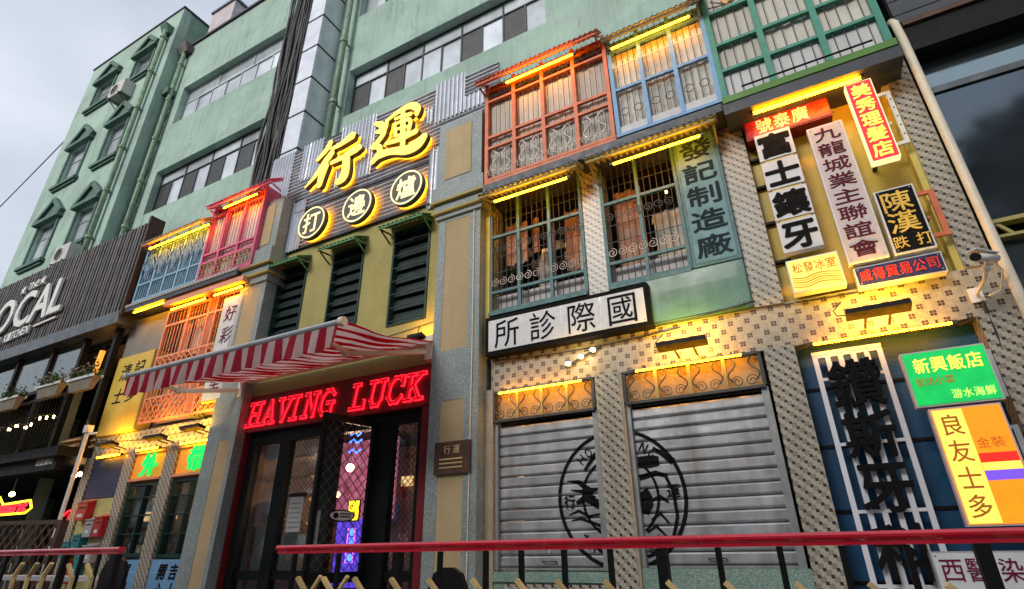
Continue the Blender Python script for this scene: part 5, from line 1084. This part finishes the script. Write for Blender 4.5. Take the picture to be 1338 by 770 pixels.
# ------------------------------------------------------------------ roller shutters with the round emblem
PITCH = .122
def prof_y(z, z0, y0):
    t = ((z - z0) / PITCH) % 1.; return y0 - .020 * min(1., t / .12) * (1 - .18 * t if t < .84 else max(.1, .85 - (t - .84) / .16 * .8))
def shutter(label, x0, x1, z0, z1, y0):
    t = thing('roller_shutter', label, 'roller shutter', ((x0 + x1) / 2, y0, z0), 'roller shutters')
    n = int((z1 - z0) / PITCH)
    pts = [(0, 0)] + [(prof_y(k * PITCH / 10, 0, 0), k * PITCH / 10) for k in range(1, 10)] + [(0, PITCH - .006), (.012, PITCH - .006), (.012, 0)]
    m = MB().prof(pts, 0, x1 - x0); me = bpy.data.meshes.new('slat'); me.from_pydata(m.v, [], m.f); me.materials.append(K['shutter'])
    for k in range(n):
        o = bpy.data.objects.new('slat', me); COL.objects.link(o); o.parent = t; o.location = Vector((x0, y0, z0 + k * PITCH)) - wl(t)
    for a in (x0 - .07, x1): part('guide_rail', MB().box(a, a + .07, y0 - .07, y0 + .05, z0 - .03, z1), 'shutter_rail', t)
    part('pull_handle', MB().tube([((x0 + x1) / 2 - .08, y0 - .03, z0 + .05), ((x0 + x1) / 2 - .08, y0 - .06, z0 + .06), ((x0 + x1) / 2 + .08, y0 - .06, z0 + .06), ((x0 + x1) / 2 + .08, y0 - .03, z0 + .05)], .008, 6), 'iron', t); part('lock', MB().disc((x0 + x1) / 2, z0 + .16, .02, y0 - .032, y0 - .018, 12), 'alu', t)
    blk('bottom_bar', t, x0, x1, y0 - .025, y0 + .01, z0 - .028, z0 - .003, 'shutter_rail')
    return t
s1 = shutter('left roller shutter bearing the left half of the round black emblem', -3.40, -2.14, 1.34, 3.0, .07); s2 = shutter('right and wider roller shutter bearing the right half of the round emblem', -1.69, -.31, 1.36, 3.0, .07)
blk('shutter_head', sb, -3.44, -2.06, .085, .24, 2.97, 3.365, 'room_dark'); blk('shutter_head', sb, -1.74, -.22, .085, .24, 2.97, 3.365, 'room_dark')
def decal(mb, pts, z0, y0=.07):        # flat black paint following the slats
    P = []
    for (xa, za, wa), (xb, zb, wb) in zip(pts[:-1], pts[1:]):
        n = max(1, int(math.hypot(xb - xa, zb - za) / .015))
        for i in range(n): t = i / n; P.append((xa + (xb - xa) * t, za + (zb - za) * t, wa + (wb - wa) * t))
    P.append(pts[-1]); vs, fs = [], []
    for i, (x, z, w_) in enumerate(P):
        a, b = P[max(i - 1, 0)], P[min(i + 1, len(P) - 1)]; dx, dz = b[0] - a[0], b[1] - a[1]; l = math.hypot(dx, dz) or 1
        for k in range(5): s = (k / 4 - .5) * w_; xx, zz = x - dz / l * s, z + dx / l * s; vs.append((xx, prof_y(zz, z0, y0) - .006, zz))
    for i in range(len(P) - 1):
        for k in range(4): a = 5 * i + k; fs.append((a, a + 1, a + 6, a + 5))
    return mb.add(vs, fs)
CX, CZ, RR = -1.92, 2.02, .70
def arc(a0, a1, r, w_, n=30): return [(CX + r * math.cos(R(a0 + (a1 - a0) * i / n)), CZ + r * math.sin(R(a0 + (a1 - a0) * i / n)), w_) for i in range(n + 1)]
def inside(pts, x0, x1): 
    out, cur = [], []
    for p in pts:
        if x0 < p[0] < x1: cur.append(p)
        elif cur: out.append(cur); cur = []
    if cur: out.append(cur)
    return [c for c in out if len(c) > 1]
for side, (xa, xb, z0, tgt) in enumerate(((-3.3, -2.145, 1.34, s1), (-1.685, -.4, 1.36, s2))):
    mb = MB()
    for r, w_ in ((RR, .040), (.42, .028)):
        for seg in inside(arc(90, 450, r, w_, 160), xa, xb): decal(mb, seg, z0)
    part('emblem_ring', mb, 'ink', tgt)
    mb = MB()
    if side == 0:   # leafy, fish tail like strokes
        for q in ([(-2.52, 2.22, .01), (-2.38, 2.20, .05), (-2.25, 2.10, .07), (-2.15, 2.12, .02)], [(-2.48, 2.12, .01), (-2.35, 2.10, .04), (-2.2, 2.02, .05)], [(-2.42, 1.98, .04), (-2.3, 2.03, .08), (-2.15, 1.95, .1)], [(-2.52, 1.86, .01), (-2.4, 1.90, .03), (-2.28, 1.84, .03), (-2.15, 1.86, .02)],
                  [(-2.50, 1.80, .01), (-2.38, 1.82, .03), (-2.15, 1.74, .03)], [(-2.3, 2.32, .03), (-2.2, 2.44, .05), (-2.15, 2.5, .04)], [(-2.35, 1.66, .02), (-2.25, 1.55, .035), (-2.15, 1.48, .04)]): decal(mb, q, z0)
    else:
        for q in ([(-1.68, 2.36, .12), (-1.55, 2.36, .13), (-1.45, 2.36, .10)], [(-1.68, 2.20, .06), (-1.5, 2.24, .05), (-1.38, 2.20, .04)], [(-1.40, 2.2, .035), (-1.34, 2.05, .035), (-1.33, 1.8, .035), (-1.40, 1.6, .035), (-1.55, 1.48, .035), (-1.68, 1.44, .035)], [(-1.68, 2.06, .16), (-1.62, 1.96, .14), (-1.66, 1.84, .08)],
                  [(-1.56, 1.98, .02), (-1.48, 2.0, .04), (-1.40, 1.94, .02)], [(-1.6, 1.78, .015), (-1.5, 1.84, .03), (-1.42, 1.74, .02)], [(-1.66, 1.66, .02), (-1.56, 1.72, .03), (-1.46, 1.62, .02)], [(-1.50, 2.5, .035), (-1.40, 2.42, .05), (-1.30, 2.34, .08)]): decal(mb, q, z0)
    part('emblem_drawing', mb, 'ink', tgt)
for txt, a0, st, flip in (('HONG KONG', 134, -11, 1), ('HAVING LUCK', 227, 8.5, -1)):
    for i, ch in enumerate(txt):
        a = a0 + st * i; x, z = CX + .585 * math.cos(R(a)), CZ + .585 * math.sin(R(a))
        if ch == ' ' or -2.18 < x < -1.69: continue
        tgt = s1 if x < -2 else s2
        char(tgt, ch, x, z, .075, .105, .040, 'ink', .004, .01, ang=R(a - 90) if flip > 0 else R(a + 90), name='emblem_letter')
char(s1, '行', -2.50, 2.0, .13, .14, .040, 'ink', .004, .02, name='emblem_character'); char(s2, '運', -1.34, 2.08 - .03, .13, .13, .040, 'ink', .004, .02, name='emblem_character')
# ironwork transoms over the shutters
for x0, x1, z0, lab in ((-3.44, -2.10, 2.99, 'amber lit wrought iron transom over the left shutter'), (-1.72, -.26, 3.0, 'amber lit wrought iron transom over the right shutter')):
    t = thing('iron_transom', lab, 'transom grille', ((x0 + x1) / 2, -.02, z0), 'iron transoms over the shutters')
    blk('lower_rail', t, x0, x1, -.04, .0, z0 - .02, z0 + .01, 'iron'); blk('upper_rail', t, x0, x1, -.04, .0, 3.34, 3.365, 'iron')
    blk('back_board', t, x0, x1, .06, .07, z0, 3.36, 'beige'); n = 4
    for k in range(n + 1): xx = x0 + (x1 - x0) * k / n; blk('stile', t, xx - .018, xx + .018, -.035, -.005, z0 + .01, 3.34, 'olive' if 0 < k < n else 'iron')
    for k in range(n):
        xx = x0 + (x1 - x0) * (k + .5) / n
        for s in (-1, 1): deco('scroll', 'scroll', 'iron', t, xx + s * .07, -.03, z0 + .07, .11, s); deco('wave_bar', 'wavebar', 'iron', t, xx + s * .11, -.03, z0 + .2, .26, s)
# ------------------------------------------------------------------ flood lamps on the mosaic bands
def flood(label, x, z, y=-.30, w_=.52, power=13, group='flood lamps aimed at the mosaic bands', yaw=0, tube=True):
    t = thing('flood_lamp', label, 'flood lamp', (x, y, z - .05), group)
    part('housing', MB().add([(x - w_ / 2, y - .07, z - .02), (x + w_ / 2, y - .07, z - .02), (x + w_ / 2, y + .07, z - .05), (x - w_ / 2, y + .07, z - .05), (x - w_ / 2, y - .06, z + .03), (x + w_ / 2, y - .06, z + .03), (x + w_ / 2, y + .08, z), (x - w_ / 2, y + .08, z)],
        [(0, 3, 2, 1), (4, 5, 6, 7), (0, 1, 5, 4), (1, 2, 6, 5), (2, 3, 7, 6), (3, 0, 4, 7)]), 'black', t)
    part('led_panel', MB().add([(x - w_ / 2 + .03, y - .045, z + .032), (x + w_ / 2 - .03, y - .045, z + .032), (x + w_ / 2 - .03, y + .065, z + .009), (x - w_ / 2 + .03, y + .065, z + .009)], [(0, 1, 2, 3)]), 'flood', t)
    for e in (-.1, .1): part('arm', MB().bar((x + e, y + .07, z - .03), (x + e, .0, z - .06), .02), 'iron', t)
    part('cable', MB().tube([(x - w_ / 2, y + .02, z), (x - w_ / 2 - .06, y + .12, z + .04), (x - w_ / 2 - .07, y + .25, z + .14), (x - w_ / 2 + .02, -.01, z + .24)], .006, 5), 'black_cable', t)
    l = bpy.data.lights.new('flood_light', 'AREA'); l.shape = 'RECTANGLE'; l.size = w_ - .08; l.size_y = .08; l.energy = power; l.color = (1, .52, .035); o = bpy.data.objects.new('flood_light', l); COL.objects.link(o)
    o.parent = t; o.location = Vector((x, y, z + .05)) - wl(t); o.rotation_euler = Vector((0, -.72, -.69)).to_track_quat('Z', 'Y').to_euler(); return t
flood('black flood lamp lighting the band under the pale mauve and navy signs', .83, 3.50)
flood('black flood lamp lighting the sea green board', -.97, 3.50)
flood('dark flood lamp nearest the white pole', -11.8, 3.46, power=8)
flood('dark flood lamp below the coral window, left of the silver one', -10.28, 3.44, power=8)
f = flood('silver flood lamp beside the left grey pilaster', -9.25, 3.50, power=9)
flood('small flood lamp at the right wall bracket of the striped awning', -4.62, 4.30, y=-.2, w_=.26, power=4, group='')
t = thing('triple_spot_lamp', 'three small round white spot lights in a row on the mosaic band', 'spot lamps', (-2.2, -.06, 3.55))
part('bracket_bar', MB().bar((-2.44, -.03, 3.54), (-1.98, -.03, 3.72), .02), 'iron', t)
l = bpy.data.lights.new('spot_light', 'POINT'); l.energy = 5; l.color = (1, .6, .12); l.shadow_soft_size = .12; o = bpy.data.objects.new('spot_light', l); COL.objects.link(o); o.parent = t; o.location = (-.02, -.2, .08)
for x, z in ((-2.38, 3.57), (-2.21, 3.63), (-2.05, 3.69)): part('lens', MB().ball((x, -.06, z), .034, 10, 8, .02), 'spot_white', t); part('rim', MB().tube([(x, -.05, z), (x, -.005, z)], .03, 10), 'awning_frame', t)
# ------------------------------------------------------------------ camera, round duct and the dark building at right
t = thing('security_camera', 'white bullet security camera on the mosaic corner at right', 'security camera', (1.66, -.4, 3.5))
part('body', MB().tube([(1.58, -.60, 3.70), (1.78, -.34, 3.76)], .036, 14), 'white_paint', t, smooth=True); part('hood', MB().bar((1.555, -.63, 3.755), (1.78, -.34, 3.80), .085, .01), 'white_paint', t); part('lens', MB().tube([(1.565, -.62, 3.695), (1.582, -.598, 3.70)], .037, 12), 'black', t)
part('mount', MB().tube([(1.68, -.46, 3.70), (1.66, -.3, 3.60), (1.64, -.02, 3.57)], .016, 8).ball((1.67, -.4, 3.66), .035, 8, 6), 'white_paint', t); part('base_plate', MB().box(1.59, 1.69, -.022, -.001, 3.50, 3.64), 'white_paint', t); part('cable', MB().tube([(1.76, -.3, 3.75), (1.82, -.25, 3.68), (1.80, -.1, 3.55), (1.72, -.02, 3.54)], .008, 6), 'white_paint', t); part('black_cable', MB().tube([(1.66, -.03, 3.5), (1.66, -.04, 3.2), (1.65, -.03, 2.9), (1.66, -.03, 2.0)], .016, 6), 'black_cable', t)
part('corner_pipe', MB().tube([(1.88, -.05, 7.0), (1.885, -.12, 6.9), (1.885, -.15, 6.6), (1.885, -.15, 3.9), (1.885, -.15, .36)], .042, 14), 'awning_frame', label='fat tan pipe running down the right edge of the mosaic', cat='pipe', smooth=True)
db = thing('dark_glass_building', 'dark building with grey soffit boards and tinted glass at the right edge', 'building', (8, 2, 0))
for k in range(9): blk('soffit_board', db, 1.97, 14, .10, .14, 6.98 + .235 * k, 7.2 + .235 * k, 'vent_dark')
part('board_backing', MB().box(1.96, 14, .15, .3, 6.9, 12), 'black', db)
part('black_beam', MB().box(1.96, 14, -.05, .3, 6.50, 6.96), 'black', db); part('beam_trim', MB().box(1.96, 14, -.09, -.051, 6.86, 6.92), 'wood_dark', db)
for k in range(5): blk('glass_panel', db, 1.97 + 2.4 * k, 4.34 + 2.4 * k, .2, .215, 4.36, 6.015, 'reflect_glass'); blk('glass_panel', db, 1.97 + 2.4 * k, 4.34 + 2.4 * k, .2, .215, 6.105, 6.49, 'reflect_glass_pale')
part('glass_ledge', MB().box(1.96, 14, .17, .24, 6.02, 6.10), 'steel_beam', db)
part('wall', MB().box(1.96, 14, .3, 12, 0, 12), 'black', db)
part('window_frame', MB().box(1.97, 14, .12, .24, 4.30, 4.34).box(1.97, 14, .12, .24, 4.14, 4.17).bar((2.02, .15, 4.33), (2.14, .15, 4.16), .03), 'olive', db)
part('ground_glass', MB().box(1.97, 14, .22, .235, .4, 4.12), 'dark_glass', db)
ob = thing('opposite_building', 'dark stepped roof building across the street, seen reflected in the tinted glass', 'building', (20, -27, 0))
for x0, x1, z, y in ((10.3, 40, 17.3, -26), (10.6, 40, 19.8, -26.2), (11.0, 38, 21.5, -26.4), (12.1, 36, 22.6, -26.6), (14.2, 30, 23.4, -26.8)):
    part('storey', MB().box(x0, x1, y - 6, y, z - 2 if z > 17 else 0, z), 'opposite_wall', ob); part('eave', MB().box(x0 - .4, x1, y - .1, y + .5, z, z + .25), 'vent_dark', ob)

for k, (x0, x1, h, lab) in enumerate(((-75, -46, 15, 'leftmost added, unseen grey block across the street, behind the viewer'), (-45, -17, 17.5, 'middle added, unseen grey block across the street, behind the viewer'), (-16, 9.5, 16, 'nearest added, unseen grey block across the street, behind the viewer'))):  # added out of view to shade the lower shopfront
    o2 = thing('added_street_block', lab, 'building', ((x0 + x1) / 2, -27, 0), 'added blocks across the street')
    part('wall', MB().box(x0, x1, -34, -26 - .3 * k, 0, h), 'grey_board', o2); part('roof', MB().box(x0 - .3, x1 + .3, -34.3, -25.6 - .3 * k, h, h + .3), 'steel_beam', o2)
    for i in range(int((x1 - x0) / 4)):
        for j in range(int(h / 3.4)): blk('window', o2, x0 + 1 + 4 * i, x0 + 3.2 + 4 * i, -26.02 - .3 * k, -25.98 - .3 * k, 1.3 + 3.3 * j, 2.9 + 3.3 * j, 'pale_pane')
# cables sagging over the front
def sag(label, a, b_, dip, r=.007, m='black_cable'):
    a, b_ = Vector(a), Vector(b_); part('loose_cable', MB().tube([a.lerp(b_, i / 14) - Vector((0, 0, dip * 4 * (i / 14) * (1 - i / 14))) for i in range(15)], r, 5), m, label=label, cat='cable', group='loose cables on the facade')
sag('black cable sagging under the white clinic sign', (-3.45, -.03, 3.80), (-1.0, -.03, 3.78), .06); sag('black cable crossing the sea green board edge', (-1.3, -.10, 3.84), (-.2, -.10, 3.9), .03)
sag('black cable along the top of the mosaic band at right', (-.2, -.02, 3.84), (1.5, -.02, 3.83), .03); sag('thin cable drooping below the louvre windows', (-8.15, .04, 4.62), (-4.5, .04, 4.6), .10, .005)
sag('cable drooping across the left wing mosaic band', (-12.7, -.02, 3.66), (-9.0, -.02, 3.62), .12); sag('cable under the golden characters', (-8.0, -.03, 7.62), (-4.9, -.03, 7.60), .05, .006)
# screws at the corners of the plain boards
for o in [o for o in bpy.data.objects if o.name.split('.')[0] in ('clinic_sign', 'bonesetter_sign', 'association_sign', 'teal_painted_board', 'yellow_sign', 'western_medicine_sign', 'trading_company_sign')]:
    f = [c for c in o.children if c.name.startswith('sign_face')][0]; X = [v.co.x for v in f.data.vertices]; Y = [v.co.y for v in f.data.vertices]; Z = [v.co.z for v in f.data.vertices]
    for x in (min(X) + .02, max(X) - .02):
        for z in (min(Z) + .02, max(Z) - .02): inst('screw', 'cube', 'shutter_rail', o, Vector((x, min(Y) - .002, z)) + wl(o), (.012, .006, .012))
# ================================================================== railings and things before the terrace
def railing(label, x0, x1, xs, thick, zt, y=-3.0):
    t = thing('railing', label, 'railing', ((x0 + x1) / 2, y, .35), None)
    part('handrail', MB().prof([(y - .026, zt - .042), (y + .026, zt - .042), (y + .034, zt - .030), (y + .034, zt - .02), (y + .022, zt - .008), (y - .022, zt - .008), (y - .034, zt - .02), (y - .034, zt - .030)], x0, x1), 'rail_red', t)
    part('under_rail', MB().box(x0 + .01, x1 - .01, y - .02, y + .02, zt - .062, zt - .0425), 'rail_red', t)
    for x in xs: w_ = .026 if x in thick else .013; blk('baluster', t, x - w_, x + w_, y - w_, y + w_, .35, zt - .063, 'black')
    part('bottom_rail', MB().box(x0, x1, y - .018, y + .018, .5, .54), 'black', t); return t
xs = [-3.33, -2.92, -2.42, -2.1, -1.78, -1.55, -1.29, -1.03, -.76, -.49, -.22, .03, .27, .52, .78, 1.04, 1.3]
railing('long red topped black railing in front of the shutters and doors', -3.50, 1.6, xs, (-.76, -2.42, .52), 1.57)
railing('short red topped black railing at the left foreground', -9.0, -5.46, [-5.5, -5.78, -6.06, -6.34, -6.62, -6.9, -7.18, -7.46, -7.74, -8.02, -8.3, -8.6], (-5.5, -6.34), 1.59)
def stake(x, z, kind, lab, y=-3.1):
    t = thing('wooden_stake', lab, 'wooden stake', (x, y, .35), 'pale wooden stakes behind the railing')
    part('stem', MB().box(x - .013, x + .013, y - .013, y + .013, .35, z - .10), 'wood_pale', t)
    s = -1 if kind != 'r' else 1
    part('arm', MB().bar((x, y, z - .11), (x + s * .105, y - .01, z), .03, .022), 'wood_pale', t)
    if kind == 'y': part('arm', MB().bar((x, y + .003, z - .105), (x + .1, y - .01, z + .01), .022, .018), 'wood_pale', t)
for i, x in enumerate((-3.05, -2.82, -2.56, -2.27, -2.0, -1.70, -1.42, -1.19, -.93, -.62, -.36, -.07, .2, .46, .72)):
    stake(x, 1.365, 'y' if i < 2 else 'l', ('forked wooden stake nearest the end of the red handrail', 'second forked wooden stake, before the glass doors')[i] if i < 2 else 'pale wooden stake with one slanted arm, %s to the right of the forked pair' % ('first', 'second', 'third', 'fourth', 'fifth', 'sixth', 'seventh', 'eighth', 'ninth', 'tenth', 'eleventh', 'twelfth', 'thirteenth')[i - 2])
for i, x in enumerate((-6.95, -6.68, -6.42)): stake(x, 1.46, 'r', 'pale stake leaning right behind the left railing, ' + ('leftmost', 'middle', 'rightmost')[i] + ' of three')
for i, x in enumerate((-5.92, -5.62)): stake(x, 1.45, 'l', ('pale stake with arm to the left before the lowest red letter box', 'pale stake with arm to the left before the dark chair back')[i])
def chair(x, y, zt, label, w_=.46):
    t = thing('dark_chair', label, 'chair', (x, y, .35), 'dark chairs on the terrace')
    pts = [(x - w_ / 2, zt - .42), (x - w_ / 2, zt - .14), (x - w_ * .36, zt - .04), (x - w_ * .15, zt), (x + w_ * .15, zt), (x + w_ * .36, zt - .04), (x + w_ / 2, zt - .14), (x + w_ / 2, zt - .42)]
    part('backrest', MB().prism(pts, y - .02, y + .02), 'black', t); part('seat', MB().box(x - w_ / 2, x + w_ / 2, y - .4, y + .02, zt - .47, zt - .43), 'black', t)
    for a in (-1, 1):
        for b_ in (0, 1): part('leg', MB().bar((x + a * (w_ / 2 - .03), y - .36 * b_, .35), (x + a * (w_ / 2 - .03), y - .36 * b_, zt - .47), .03), 'black', t)
chair(-2.58, -2.2, 1.40, 'dark round backed chair behind the railing near the grey pilaster', .34); chair(-6.95, -2.2, 1.50, 'dark round backed chair behind the left railing')
for i, (a, b_) in enumerate(((-9.0, -8.75), (-8.6, -8.38), (-8.25, -8.0), (-7.85, -7.35), (-7.28, -6.75))):
    part('white_ledge', MB().box(a, b_, -2.65, -2.45, 1.285, 1.33), 'white_paint', label='white ledge piece ' + ('leftmost', 'second from left', 'third from left', 'long, fourth from left', 'long, rightmost')[i] + ' behind the left railing', cat='ledge', group='white ledge pieces behind the left railing')
